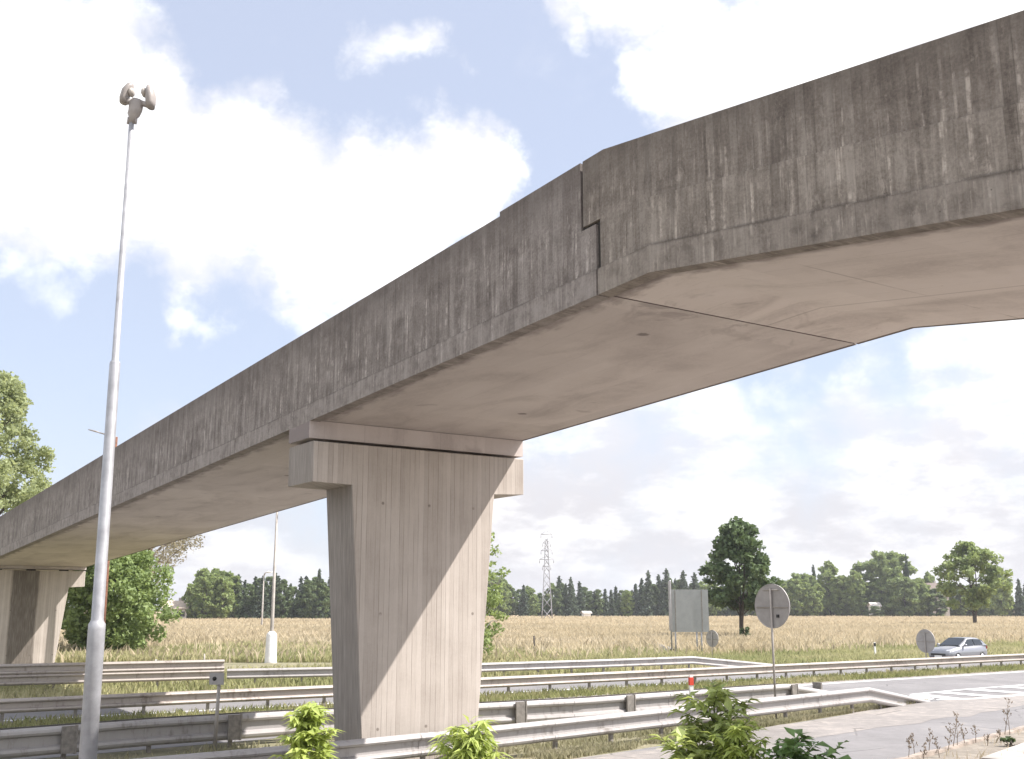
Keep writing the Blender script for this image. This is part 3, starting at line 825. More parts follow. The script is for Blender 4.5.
A3 = lerp_poly(z0(A_LINE[:-1]), 1.4) + [(15.0, 41.3, 0.72)]
guard_rail(A3, 'bright steel guard rail before the nearest pier, sloping into the ground by the road hatching', M['rail'], 2.0, 0.9, k=1.12)
B3 = lerp_poly(z0(B_LINE[:-1]), 1.4) + [(13.1, 42.6, 0.70)]
guard_rail(B3, 'double-sided steel guard rail with spacer blocks just behind the nearest pier', M['rail'], 2.0, 0.55, True, False, True, k=1.4)
C23 = lerp_poly(z0(C2_LINE[:-1]), 3.0)
guard_rail(C23, 'long dusty guard rail between the grass strip and the carriageway with the silver car', M['rail_old'], 2.0, 1.0, k=0.95)
C13 = lerp_poly(z0(C1_LINE[:-1]), 2.0) + [(15.9, 64.9, 0.68)]
guard_rail(C13, 'pale guard rail beyond the far carriageway, its right end dropping into the grass', M['rail'], 2.0, 1.2)
D3 = lerp_poly(z0(D_LINE), 2.0)
guard_rail(D3, 'tall guard rail of two stacked beams in front of the distant stained pier', M['rail_old'], 4.0, 1.5, False, True)

# ---------------------------------------------------------------- lamps, poles
def lamp_near():
    Y = 15.5
    base = at(87.5, 770, Y); base.z = gz(base.x, base.y)
    r = empty('street_lamp', base)
    tag(r, 'tall stepped grey steel lamp mast with twin horn-shaped heads in front of the bridge', 'street lamp')
    r.rotation_euler = (0, -0.0062, 0)
    z1 = at(95, 622, Y).z - base.z; z2 = at(113, 362, Y).z - base.z; zt = at(131, 124, Y).z - base.z
    p = MB()
    p.tube([(0,0,-.2),(0,0,z1 - .1),(0,0,z1 - .03),(0,0,z1),(0,0,z1+.03),(0,0,z2-.02),(0,0,z2),(0,0,z2+.02),(0,0,zt+.06)],
           [.118,.114,.114,.095,.083,.074,.068,.050,.036], 20)
    p.build('mast', M['galv'], r)
    p = MB(); p.tube([(0,0,1.0+k*.0) for k in (0,)] + [(0,0,1.01)], [.12,.12], 16)
    s = 0.00172   # metres per enlarged pixel in the head sketch
    def q(x, y): return ((x - 292) * s, 0.0, zt + (528 - y) * s)
    b = MB()
    pts = [q(290, 525), q(300, 470), q(305, 440), q(318, 400), q(322, 330), q(330, 298)]
    b.tube([(x, 0, z) for x, _, z in pts], [.045, .06, .10, .108, .115, .085], 8, squash=(1, .8)); 
    for x0 in (262, 326): a = q(x0, 525); c = q(x0 + 4, 465); b.tube([a, c], .022, 8)
    b.build('bracket', M['lampgrey'], r)
    for sg, pts, rr in ((-1, [(212, 335), (215, 290), (232, 230), (262, 180), (280, 150)], [.052, .062, .066, .055, .028]),
                        (1, [(455, 380), (452, 335), (450, 270), (440, 215), (425, 175)], [.055, .070, .076, .062, .030])):
        h = MB(); h.tube([(q(*p_)[0], -.02, q(*p_)[2]) for p_ in pts], rr, 14, squash=(1.0, 1.7)); ho = h.build('lamp_head', M['lampgrey'], r)
        l = MB(); cx_, cy_ = (278, 235) if sg < 0 else (392, 238)
        a = q(cx_, cy_ - 42); c = q(cx_, cy_ + 35)
        l.tube([(a[0], -.02, a[2]), (a[0], -.02, (a[2] * 2 + c[2]) / 3), (c[0], -.02, (a[2] + 2 * c[2]) / 3), (c[0], -.02, c[2])], [.020, .044, .046, .022], 12, squash=(1, 1.9))
        l.build('lens', M['lens'], ho)
        ar = MB(); ar.tube([q(275, 310), q(225, 322)] if sg < 0 else [q(370, 330), q(450, 360)], .045, 8); ar.build('arm', M['lampgrey'], r)
lamp_near()

def mast_far(x, y, Y, label, height, base_h, rb, mat_, lean_px=0):
    b = gp(x, y); b = Vector((b.x * Y / b.y, Y, 0)) if Y else b
    r = empty('street_lamp', b); tag(r, label, 'street lamp')
    m = MB(); m.tube([(0,0,-.1),(0,0,base_h*.5),(0,0,height)], [rb, rb * .95, rb * .5], 12); m.build('mast', mat_, r)
    return r, b
r, b = mast_far(270.5, 663, 0, 'slender lamp mast with a fat white base, left of the near pier', 9.8, 1.8, .13, M['greypole'])
m = MB(); m.tube([(0,0,-.1),(0,0,.1),(0,0,1.65),(0,0,1.78),(0,0,1.9)], [.42,.37,.33,.28,.15], 16); m.build('base', M['whitebase'], r)
m = MB(); m.tube([(0,0,9.7),(.25,0,9.95),(.8,0,10.05)], [.06,.05,.04], 8); m.build('arm', M['greypole'], r)
m = MB(); m.tube([(.75,0,10.05),(1.0,0,10.07),(1.4,0,10.05)], [.05,.13,.08], 10, squash=(1,.6)); m.build('lamp_head', M['lampgrey'], r)
r, b = mast_far(261.5, 629.5, 0, 'small far lamp post with a short curved head in the wheat before the woods', 8.4, 1.0, .17, M['greypole'])
m = MB(); m.tube([(0,0,8.3),(.15,0,8.7),(.4,0,8.85)], [.09,.09,.08], 8); m.build('arm', M['greypole'], r)
m = MB(); m.tube([(.3,0,8.8),(.7,0,8.9),(1.3,0,8.85)], [.08,.22,.12], 8, squash=(1,.6)); m.build('lamp_head', M['white'], r)
# rusty-brown mast with a single arm seen above the parapet on the left
Yr = 61.0
pb = at(104.5, 600, Yr); pb.z = 0
r = empty('street_lamp', pb); tag(r, 'rusty brown lamp mast with one long arm beside the big leafy bush', 'street lamp')
ztop_ = at(106, 437, Yr).z
m = MB(); m.tube([(0,0,-.1),(0,0,4),(0,0,ztop_)], [.15,.13,.07], 12); m.build('mast', M['rust'], r)
m = MB(); m.tube([(0,0,ztop_-.02),(-.5,0,ztop_+.12),(-1.0,0,ztop_+.25)], [.05,.045,.04], 8); m.build('arm', M['greypole'], r)
m = MB(); m.tube([(-.95,0,ztop_+.24),(-1.2,0,ztop_+.32),(-1.6,0,ztop_+.42)], [.045,.085,.05], 10, squash=(1,.6)); m.build('lamp_head', M['lampgrey'], r)

# ---------------------------------------------------------------- signs
def disc(mb, c, rx, nrm, thick=.025, seg=40, rim=True):
    nrm = Vector(nrm).normalized(); side = nrm.cross(Vector((0,0,1))).normalized(); up_ = Vector((0,0,1))
    c = Vector(c)
    prof = [(0, 0), (rx - .03, 0), (rx - .012, .012), (rx, .006), (rx, -thick)]
    P = []; Fc = []
    for rr, o in prof[1:]:
        for k in range(seg):
            a = 2 * math.pi * k / seg; P.append(c + nrm * o + (side * math.cos(a) + up_ * math.sin(a)) * rr)
    n = len(prof) - 1
    Fc.append(tuple(range(seg)))
    for j in range(n - 1):
        for k in range(seg): Fc.append((j * seg + k, j * seg + (k + 1) % seg, (j + 1) * seg + (k + 1) % seg, (j + 1) * seg + k))
    Fc.append(tuple((n - 1) * seg + k for k in range(seg - 1, -1, -1)))
    mb.indexed(P, Fc)
def round_sign(px, py, rpx_h, Y, label, yaw, base_z=0.0):
    c = at(px, py, Y); rad = rpx_h * Y / F_PX * 1.02
    r = empty('road_sign', (c.x, c.y, base_z)); tag(r, label, 'road sign', 'round road signs seen from behind')
    nrm = Vector((math.sin(yaw), -math.cos(yaw), 0))
    back = Vector((0, 0, c.z - base_z))
    m = MB(); disc(m, back, rad, nrm); d = m.build('sign_plate', M['signback'], r)
    bm = bmesh.new(); bm.from_mesh(d.data); bmesh.ops.recalc_face_normals(bm, faces=bm.faces); bm.to_mesh(d.data); bm.free()
    o_ = nrm * .05
    m = MB(); m.tube([(o_.x, o_.y, -.1), (o_.x, o_.y, c.z - base_z + rad * .8)], .034, 10); m.build('pole', M['greypole'], r)
    side = nrm.cross(Vector((0, 0, 1)))
    for k in (-.05, .72):
        m = MB(); zc = c.z - base_z + rad * k; w_ = rad * (0.9 if k < .3 else .45)
        a = o_ * .5 + side * w_; b_ = o_ * .5 - side * w_
        m.tube([(a.x, a.y, zc), (b_.x, b_.y, zc)], .02, 6); m.build('bracket', M['greypole'], r)
    return r, c, rad, nrm, side
r, c, rad, nrm, side = round_sign(772, 606, 21, 34.3, 'large round road sign seen from behind on a pole beside the nearest bright guard rail', R(-52))
m = MB(); q_ = side * (-rad * .32) + nrm * .02; m.box((q_.x, q_.y, c.z - rad * .45), (.09, .03, .09), R(-52)); m.build('sticker', M['black'], r)
round_sign(925.5, 641, 11, 64.6, 'round road sign seen from behind in front of the silver car', R(-60))
round_sign(712.2, 638.5, 8, 76.0, 'small dark round sign seen from behind beside the grey board', R(-54))

# big grey board from behind
Yb = 81.0
pb = at(689, 640, Yb); pb.z = 0
r = empty('sign_board', pb); tag(r, 'large grey rectangular road sign board seen from behind in the meadow', 'sign board')
def bx(px): return (px - 689) * Yb / F_PX
zt_, zl_ = at(690, 589.5, Yb).z, at(690, 632, Yb).z
m = MB(); m.box((bx(690.5), 0, (zt_ + zl_) / 2), (bx(709) - bx(672), .05, zt_ - zl_)); m.build('panel', M['board'], r)
for px in (676.5, 702.5):
    m = MB(); m.box((bx(px), -.045, (zt_ + zl_) / 2), (.06, .03, zt_ - zl_ - .1)); m.build('stiffener', M['post'], r)
for px, h_ in ((672.0, at(672, 580, Yb).z), (676.2, zl_ + .3), (697, zl_ + .3), (701.5, zl_ + .3)):
    m = MB(); m.tube([(bx(px), .09 if px > 673 else -.02, -.1), (bx(px), .09 if px > 673 else -.02, h_)], .055, 8); m.build('leg', M['galv'], r)
m = MB(); m.box((bx(671.6), -.03, (zt_ + zl_) / 2 + .35), (.22, .08, zt_ - zl_ + .5)); m.build('edge_frame', M['signback'], r)

# small plate on a thin post (left), delineators, stake
pp = gp(214.5, 750)
r = empty('marker_post', pp); tag(r, 'thin grey post with a small square plate before the double-sided guard rail', 'marker post')
hz_ = at(216, 672, pp.y).z
m = MB(); m.tube([(0,0,-.1),(0.03,0,hz_-.05)], [.05,.04], 10); m.build('pole', M['greypole'], r)
m = MB(); m.box((-.02, -.06, hz_ - .15), (.36, .03, .28), R(-8)); m.build('plate', M['signback'], r)
m = MB(); m.tube([(-.07,-.074,hz_-.15),(-.07,-.082,hz_-.15)], .05, 10); m.build('reflector', M['black'], r)
def delineator(p, h_, label, red=False):
    r = empty('delineator_post', p); tag(r, label, 'delineator', 'roadside delineator posts')
    m = MB(); m.box((0, 0, h_ / 2 - .05), (.12, .10, h_ + .1), .3, .85); m.build('post', M['white'], r)
    m = MB(); m.box((0, -.003, h_ - .17), (.125, .11, .22), .3, .95); m.build('reflector', M['red'] if red else M['black'], r)
p = Vector((5.22, 33.2, 0)); delineator(p, 1.38, 'slim white post with a red reflector behind the leafy sapling', True)
p = at(156, 660, 58); p.z = 0; delineator(p, .72, 'short white post with a black band in the grass behind the stacked rail')
p = gp(875.5, 657); delineator(p, 1.0, 'white post in the meadow to the left of the round sign by the car')
p = gp(534, 653); r = empty('stake', p); tag(r, 'dark thin wooden stake in the meadow right of the near pier', 'stake')
m = MB(); m.tube([(0,0,-.1),(.02,0,.6),(0,0,1.25)], [.075,.07,.06], 8); m.build('stick', M['stake'], r)
p = at(204, 662, 62); p.z = 0; r = empty('stake', p); tag(r, 'short pale stake in the grass near the end of the stacked rail', 'stake')
m = MB(); m.tube([(0,0,-.1),(.01,0,.4),(0,0,.85)], [.05,.05,.04], 8); m.build('stick', M['greypole'], r)

# ---------------------------------------------------------------- lattice pylons
def pylon(px, py, top_px, label, Y, w0):
    b = at(px, py, Y); H = at(px, top_px, Y).z
    r = empty('pylon', (b.x, Y, 0)); tag(r, label, 'pylon', 'power pylons')
    m = MB()
    def hw(z): return w0 * (1 - z / H) ** 1.3 * .5 + .32
    lv = [0]; 
    while lv[-1] < H - 1.5: lv.append(min(H, lv[-1] + hw(lv[-1]) * 1.9 + .5))
    tr_ = .085 * (Y / 316)
    for sx in (-1, 1):
        for sy in (-1, 1):
            m.tube([(sx * hw(z), sy * hw(z), z) for z in lv], tr_ * 1.25, 5)
    for z, z2 in zip(lv[:-1], lv[1:]):
        for s1 in (-1, 1):
            m.tube([(-hw(z), s1 * hw(z), z), (hw(z2), s1 * hw(z2), z2)], tr_ * .7, 4); m.tube([(hw(z), s1 * hw(z), z), (-hw(z2), s1 * hw(z2), z2)], tr_ * .7, 4)
            m.tube([(s1 * hw(z), -hw(z), z), (s1 * hw(z2), hw(z2), z2)], tr_ * .7, 4)
    m.build('lattice_tower', M['galv'], r)
    for k, wd in ((.99, 1.5), (.89, 1.0), (.80, 1.5), (.70, 1.9), (.62, 1.1)):
        m = MB(); z = H * k
        m.tube([(-wd, 0, z), (wd, 0, z)], tr_ * 1.1, 5); m.tube([(-wd, 0, z), (0, 0, z + 1.0)], tr_ * .6, 4); m.tube([(wd, 0, z), (0, 0, z + 1.0)], tr_ * .6, 4)
        for sx in (-1, 1): m.tube([(sx * wd, 0, z), (sx * wd, 0, z - 1.0)], tr_ * 1.1, 5)
        m.build('crossarm', M['galv'], r)
    return r
pylon(547, 620, 533.5, 'pale lattice power pylon standing in the wheat before the woods', 300, 2.2)

# ---------------------------------------------------------------- vegetation
def quads_mesh(name, V, mat_, parent=None, per=4):
    """V: (n*per,3) array of quad or triangle corners"""
    n = len(V) // per
    me = bpy.data.meshes.new(name)
    me.vertices.add(n * per); me.vertices.foreach_set('co', V.astype(np.float32).ravel())
    me.loops.add(n * per); me.loops.foreach_set('vertex_index', np.arange(n * per, dtype=np.int32))
    me.polygons.add(n); me.polygons.foreach_set('loop_start', np.arange(0, n * per, per, dtype=np.int32))
    me.polygons.foreach_set('loop_total', np.full(n, per, dtype=np.int32))
    me.materials.append(mat_); me.update(calc_edges=True); me.validate()
    o = bpy.data.objects.new(name, me); COL.objects.link(o)
    if parent: o.parent = parent
    return o
def leaf_quads(C, size, rg, up=0.25, droop=0.0, aspect=1.6):
    n = len(C)
    a = rg.normal(size=(n, 3)); a[:, 2] = a[:, 2] * (1 - up) - droop; a /= np.linalg.norm(a, axis=1)[:, None]
    b_ = rg.normal(size=(n, 3)); b_ -= a * (a * b_).sum(1)[:, None]; b_ /= np.linalg.norm(b_, axis=1)[:, None]
    s = size * rg.uniform(.6, 1.35, n)[:, None]
    L = a * s * aspect * .5; Wd = b_ * s * .5
    bend = np.cross(a, b_) * s * .18
    V = np.stack([C - L, C + Wd + bend, C + L, C - Wd + bend], 1)
    return V.reshape(-1, 3)
def crown_points(rg, centers, radii, n_each, flat=.75):
    out = []
    for c_, r_ in zip(centers, radii):
        k = int(n_each * (r_ ** 2) / (np.mean(radii) ** 2)) + 3
        p = rg.normal(size=(k, 3)); p /= np.linalg.norm(p, axis=1)[:, None]
        p *= (rg.uniform(0, 1, k) ** .45)[:, None] * r_
        p[:, 2] *= flat
        out.append(c_ + p)
    return np.concatenate(out)
def limb(m, p0, p1, r0, r1, rg, k=4, wob=.06):
    p0, p1 = np.array(p0, float), np.array(p1, float); L = np.linalg.norm(p1 - p0)
    pts = []
    for i in range(k + 1):
        f = i / k; p = p0 + (p1 - p0) * f + np.array([0, 0, math.sin(f * math.pi) * L * .06])
        if 0 < i < k: p = p + rg.normal(size=3) * L * wob
        pts.append(tuple(p))
    m.tube(pts, [r0 + (r1 - r0) * i / k for i in range(k + 1)], 6)
def broadleaf(name, H, rad, trunk_h, seed, leaf, n_clump=45, n_leaf=90, leaf_size=.35, shape='oval', bark='bark', trunks=1, clump=.28, label=None, cat='tree', group=None, fill=1.0, lean=0.0):
    rg = np.random.default_rng(seed)
    r = empty(name); tag(r, label, cat, group)
    ch = H - trunk_h
    cs = []; tries = 0
    while len(cs) < n_clump and tries < 6000:
        tries += 1
        z = rg.uniform(0, 1)
        if shape == 'oval': w_ = math.sin(math.pi * min(1, z * .86 + .13)) ** .75
        elif shape == 'cone': w_ = (1 - z) ** .7 * min(1, z * 6 + .35)
        elif shape == 'egg': w_ = min(1, z * 5 + .45) * (1 - max(0, z - .3) / .7) ** .62 + .04
        elif shape == 'round': w_ = math.sqrt(max(0, 1 - (2 * z * .92 - .92) ** 2)) + .05
        elif shape == 'column': w_ = math.sin(math.pi * min(1, z * .9 + .1)) ** .5
        else: w_ = (1 - z * .75)
        a = rg.uniform(0, 2 * math.pi); q = rg.uniform(.15, 1) ** .5
        rr = rad * w_ * q * (1 - clump * .6) * (1 + .22 * math.sin(2 * a + seed) + .14 * math.sin(5 * a + seed * 2 + z * 4))
        c_ = np.array([rr * math.cos(a) + lean * z, rr * math.sin(a), trunk_h + ch * (z * .94 + .02)])
        if rg.uniform() < fill: cs.append(c_)
    cs = np.array(cs)
    radii = rad * clump * rg.uniform(.65, 1.25, len(cs))
    P_ = crown_points(rg, cs, radii, n_leaf)
    P_ = P_[P_[:, 2] > max(.15, trunk_h * .6)]
    quads_mesh('crown', leaf_quads(P_, leaf_size, rg), M[leaf], r)
    m = MB()
    for k in range(trunks):
        a = k * 2.4 + seed; dx = (.35 * math.cos(a), .35 * math.sin(a)) if trunks > 1 else (0, 0)
        tr0 = max(.06, H * .017) * (1 if trunks == 1 else .75)
        topz = trunk_h + ch * .8
        pts = [(dx[0] * .4, dx[1] * .4, -.15), (dx[0] * .8, dx[1] * .8, trunk_h * .5), (dx[0] * 1.6, dx[1] * 1.6, trunk_h), (dx[0] * 2.5 + lean * .4 + rg.normal() * .1, dx[1] * 2.5 + rg.normal() * .1, trunk_h + ch * .4), (dx[0] * 2.8 + lean * .7, dx[1] * 2.8, topz)]
        m.tube(pts, [tr0 * 1.25, tr0, tr0 * .85, tr0 * .5, tr0 * .12], 8)
    sel = rg.permutation(len(cs))[:min(len(cs), 22)]
    for i in sel:
        z_ = max(trunk_h * .75, cs[i][2] - np.hypot(cs[i][0], cs[i][1]) * .7 - ch * .05)
        limb(m, (lean * .3, 0, z_), cs[i], H * .006 + .01, .012, rg)
    m.build('trunk', M[bark], r)
    return r
def conifer(H, rad, seed, label, group, n=1500, leaf='needle', size=.5):
    rg = np.random.default_rng(seed)
    r = empty('conifer_tree'); tag(r, label, 'tree', group)
    C_ = []
    nl = 20
    for i in range(nl):
        z = .06 + .94 * i / nl; w_ = rad * (1 - z) ** .85 + .15
        nb = int(5 + 6 * (1 - z))
        for k in range(nb):
            a = rg.uniform(0, 2 * math.pi); L = w_ * rg.uniform(.65, 1.15)
            npt = int(max(4, n / (nl * 8) * (w_ / rad + .35) * 1.6))
            f = rg.uniform(0, 1, npt) ** .6
            C_.append(np.stack([np.cos(a) * L * f, np.sin(a) * L * f, z * H + f * 0 - L * .28 * f ** 1.5 + rg.normal(size=npt) * .12], 1) + rg.normal(size=(npt, 3)) * .12 * rad * .5)
    C_ = np.concatenate(C_)
    C_[:, 2] = np.clip(C_[:, 2], .15, H)
    tip = np.stack([rg.normal(size=25) * .08, rg.normal(size=25) * .08, rg.uniform(.92, 1.01, 25) * H], 1)
    quads_mesh('crown', leaf_quads(np.concatenate([C_, tip]), size, rg, .4), M[leaf], r)
    m = MB(); m.tube([(0,0,-.2),(0,0,H*.5),(0,0,H*.98)], [H*.014+.05, H*.008+.03, .02], 7); m.build('trunk', M['bark'], r)
    return r
def place(o, x, y, rz=0.0, s=1.0, sz=None):
    o.location = (x, y, 0); o.rotation_euler = (0, 0, rz); o.scale = (s, s, sz or s)
    return o

# solitary trees
o = broadleaf('broadleaf_tree', 12.2, 4.3, 3.3, 11, 'leaf_dark', 120, 80, .34, 'egg', trunks=2, clump=.2, label='dark dense conical solitary tree on two trunks in the meadow behind the big round sign')
p = gp(741, 641); place(o, p.x, p.y, .4)
p = gp(743.5, 642)
o2 = broadleaf('bush', 1.5, .6, .1, 5, 'leaf_dark', 12, 40, .2, 'round', label='small dark bush at the foot of the conical solitary tree', cat='bush'); place(o2, p.x, p.y - .6)
o = broadleaf('broadleaf_tree', 15.4, 6.0, 3.4, 23, 'leaf_mid', 95, 50, .48, 'oval', trunks=2, clump=.19, label='airy green solitary tree with gaps in its crown, standing in the wheat behind the car', fill=.8)
p = gp(975, 626.5); place(o, p.x, p.y, 1.2)
# left side behind the bridge
o = broadleaf('broadleaf_tree', 19.0, 4.6, 3.0, 31, 'leaf_pale', 300, 95, .17, 'column', 'bark', 1, .15, label='tall pale green tree rising above the parapet at the far left')
p = at(-22, 600, 72); place(o, p.x, p.y, .9)
o = broadleaf('bush', 7.8, 4.3, .1, 41, 'leaf_bush', 260, 100, .2, 'round', 'bark', 3, .18, label='big leafy round bush under the footbridge beside the distant pier', cat='bush')
p = at(114, 600, 84); place(o, p.x, p.y, .2)
o = broadleaf('broadleaf_tree', 18.0, 5.6, 6.5, 55, 'leaf_dry', 120, 60, .14, 'oval', 'twig', 1, .18, label='sparse brownish half-dry tree behind the big leafy bush', fill=.8)
p = at(147, 600, 98); place(o, p.x, p.y, .5)
o = broadleaf('broadleaf_tree', 8.4, 1.9, .7, 61, 'leaf_mid', 60, 50, .15, 'column', 'birch', 1, .26, label='slender young tree half hidden behind the near pier', fill=.8)
p = at(478.5, 600, 69); place(o, p.x, p.y, .5)

# woods: every tree a copy of a few different ones
protoC = [conifer(15, 2.6, 101 + k, None, None) for k in range(3)]
protoB = [broadleaf('broadleaf_tree', 15, 4.2, 1.2, 201 + k, 'leaf_mid', 90, 26, .75, sh, clump=.2) for k, sh in enumerate(('oval', 'round', 'column'))]
protoD = [broadleaf('broadleaf_tree', 15, 4.0, 1.0, 301 + k, 'leaf_wood', 90, 26, .75, sh, clump=.2) for k, sh in enumerate(('oval', 'column'))]
protoR = broadleaf('broadleaf_tree', 15, 6.3, .8, 351, 'leaf_round', 150, 40, .7, 'round', clump=.17)
used = set()
def wood_tree(proto, px, Y, top_px, label, group, wide=1.0, y_base=None):
    key = proto.name
    o = proto if key not in used else copy_tree(proto)
    used.add(key)
    H = at(px, top_px, Y).z
    p = at(px, 600, Y)
    s = H / 15.0
    place(o, p.x, Y, random.uniform(0, 6.28), s * wide, s)
    tag(o, label, 'tree', group)
    return o
rr = random.Random(3)
LG = 'trees of the wood left of the near pier'; MG = 'trees of the distant wood right of the near pier'; RG_ = 'trees around the far houses on the right'
# left wood x 188..334
prof_l = [(186, 592), (195, 575), (213, 564), (225, 572), (240, 579), (252, 580), (265, 577), (280, 576), (290, 581), (300, 578), (318, 576), (334, 578)]
for i in range(30):
    px = 187 + i * 5.1 + rr.uniform(-1.5, 1.5)
    tp = np.interp(px, [a for a, _ in prof_l], [b_ for _, b_ in prof_l]) + rr.uniform(-3, 6)
    kind = rr.random()
    if px < 232: wood_tree(rr.choice(protoB), px, 300 + rr.uniform(-6, 14), tp, 'mid green broadleaf tree at the left end of the wood beyond the wheat', LG)
    elif kind < .45: wood_tree(rr.choice(protoC), px, 306 + rr.uniform(-6, 18), tp - 2, 'dark pointed conifer in the wood left of the near pier', LG, 1.25)
    else: wood_tree(rr.choice(protoD), px, 304 + rr.uniform(-6, 18), tp + 2, 'dark rounded tree in the wood left of the near pier', LG)
wood_tree(protoC[1], 318.5, 298, 569, 'tallest pointed conifer standing out of the wood beside the near pier', LG, .8)
# middle wood x 480..790
prof_m = [(480, 574), (497, 573), (510, 583), (526, 584), (539, 585), (560, 578), (572, 580), (590, 587), (610, 587), (630, 588), (645, 578), (668, 574), (690, 577), (720, 578), (790, 582)]
for i in range(58):
    px = 481 + i * 5.4 + rr.uniform(-1.8, 1.8)
    tp = np.interp(px, [a for a, _ in prof_m], [b_ for _, b_ in prof_m]) + rr.uniform(-1, 7)
    kind = rr.random(); Y = 415 + rr.uniform(-8, 25)
    if px < 508: wood_tree(rr.choice(protoB), px, Y, tp, 'mid green broadleaf tree at the end of the distant wood beside the near pier', MG)
    elif kind < .45: wood_tree(rr.choice(protoC), px, Y, tp - 1, 'dark pointed conifer in the distant wood right of the near pier', MG, 1.3)
    else: wood_tree(rr.choice(protoD if kind < .85 else protoB), px, Y, tp + 3, 'rounded tree in the distant wood right of the near pier', MG)
for px, tp in ((559.5, 576.5), (571, 577.5), (649, 571), (667, 569), (684, 571), (695, 573)):
    wood_tree(rr.choice(protoC), px, 408, tp, 'tall conifer whose tip stands clear of the distant wood', MG, 1.15)
# right: bigger round trees
for px, Y, tp, wd, pr, lab in ((800, 398, 573, 1.0, protoR, 'round bushy pale green tree just right of the big round sign'),
        (830, 402, 561, .95, protoB[0], 'tall oval tree right of the round bushy tree'), (856, 396, 571, .85, protoB[2], 'narrow mid green tree left of the tallest crown on the right'),
        (886, 400, 551, 1.0, protoR, 'tallest broad round tree among the far right trees'), (909, 396, 554.5, .5, protoC[0], 'dark slim pointed tree behind the tallest round tree'),
        (905, 385, 577, 1.1, protoR, 'low wide mid green tree in front of the tallest round tree'), (922, 388, 579, .9, protoB[1], 'low rounded tree left of the far house roof'),
        (815, 410, 566, .8, protoC[2], 'dark conifer between the round bushy tree and the oval tree'), (1001, 372, 571, .95, protoB[1], 'mid green tree right of the airy solitary tree'),
        (1020, 380, 579, 1.0, protoC[1], 'dark conifer at the right edge of the photograph'), (945, 402, 583, 1.1, protoD[0], 'dark tree right of the far house roof'),
        (930, 404, 572, .7, protoB[2], 'pale tree behind the far house'), (936, 386, 588, 1.9, protoD[1], 'low dark tree in front of the far house with the grey-brown roof')):
    wood_tree(pr, px, Y, tp, lab, RG_, wd)
for i in range(22):
    px = 786 + i * 8.2 + rr.uniform(-3, 3)
    if 918 < px < 950 or 866 < px < 882: continue
    wood_tree(rr.choice(protoB), px, 398 + rr.uniform(-5, 10), rr.uniform(575, 587), 'mid green tree filling the far tree line on the right', RG_, 1.15)
wood_tree(protoD[0], 874, 382, 606, 'low dark bushy tree hiding the foot of the low pale far house', RG_, 3.0)
for i in range(34):
    px = 782 + i * 7.6 + rr.uniform(-2, 2); kind = rr.random()
    if 924 < px < 946: continue
    wood_tree(rr.choice(protoD + protoC + protoB[:2]), px, 405 + rr.uniform(-6, 25), rr.uniform(583, 594), 'low dark tree filling the base of the far tree line on the right', RG_, 1.35)
# understorey hedge so no gap shows under the crowns
def hedge(px0, px1, Y, top_px, label):
    n = int((px1 - px0) / 4)
    rg = np.random.default_rng(int(px0))
    for_pts = []
    x0, x1 = at(px0, 600, Y).x, at(px1, 600, Y).x; H = at(px0, top_px, Y).z
    cs = np.stack([rg.uniform(x0, x1, n * 6), Y + rg.uniform(-1, 3, n * 6), rg.uniform(.5, H, n * 6)], 1)
    P_ = crown_points(rg, cs, rg.uniform(.9, 1.7, len(cs)), 14)
    P_ = P_[P_[:, 2] > .1]
    o = quads_mesh('undergrowth', leaf_quads(P_, .9, rg), M['leaf_dark']); tag(o, label, 'undergrowth', kind='stuff')
hedge(184, 340, 312, 603, 'dark undergrowth beneath the wood left of the near pier')
hedge(476, 800, 428, 603, 'dark undergrowth beneath the distant wood right of the near pier')
hedge(776, 1060, 418, 602, 'dark undergrowth beneath the far trees on the right')

# ---------------------------------------------------------------- far houses
def house(px, Y, w_, d_, h_, rh, label, roof_col, wall_col=(.55, .52, .48), rz=0.3):
    p = at(px, 600, Y)
    r = empty('house', (p.x, Y, 0), rz); tag(r, label, 'house', 'far houses among the trees')
    wm = simple('render_wall', wall_col, .85, 0, .08, 1); rm = simple('roof_tiles', roof_col, .85, 0, .25, 2)
    m = MB(); m.box((0, 0, h_ / 2), (w_, d_, h_))
    m.face([(-w_/2, -d_/2, h_), (-w_/2, 0, h_ + rh), (-w_/2, d_/2, h_)]); m.face([(w_/2, d_/2, h_), (w_/2, 0, h_ + rh), (w_/2, -d_/2, h_)])
    m.build('wall', wm, r)
    m = MB(); e = .45
    for s in (-1, 1):
        a = [(-w_/2 - e, s * (d_/2 + e), h_ - e * rh / (d_/2) + .06), (w_/2 + e, s * (d_/2 + e), h_ - e * rh / (d_/2) + .06), (w_/2 + e, 0, h_ + rh + .06), (-w_/2 - e, 0, h_ + rh + .06)]
        b_ = [(q[0], q[1], q[2] + .18) for q in a]
        m.indexed(a + b_, [(0,1,2,3),(7,6,5,4),(0,4,5,1),(1,5,6,2),(2,6,7,3),(3,7,4,0)])
    ro = m.build('roof', rm, r)
    if w_ > 4:
        m = MB(); m.box((w_ * .2, d_ * .12, h_ + rh + .2), (.7, .7, 1.6)); m.build('chimney', M['slab'], ro)
    for k in (() if w_ < 4 else (-.28, .05, .32)):
        m = MB(); m.box((w_ * k, -d_/2 - .02, h_ * .55), (1.2, .06, 1.3)); m.build('window', M['glass'], r)
    return r
house(934, 398, 7, 7, 8.0, 3.8, 'far house with a grey-brown roof between the trees on the right', (.16, .125, .11), (.30, .27, .25))
house(874, 388, 3.0, 3, 4.0, 1.0, 'low pale far house half hidden by trees left of the grey-brown roof', (.55, .5, .47), (.7, .67, .63), .1)
house(175.5, 300, 6, 6, 3.2, 1.8, 'tiny pale far house at the left end of the wood', (.45, .37, .30), (.68, .62, .54))
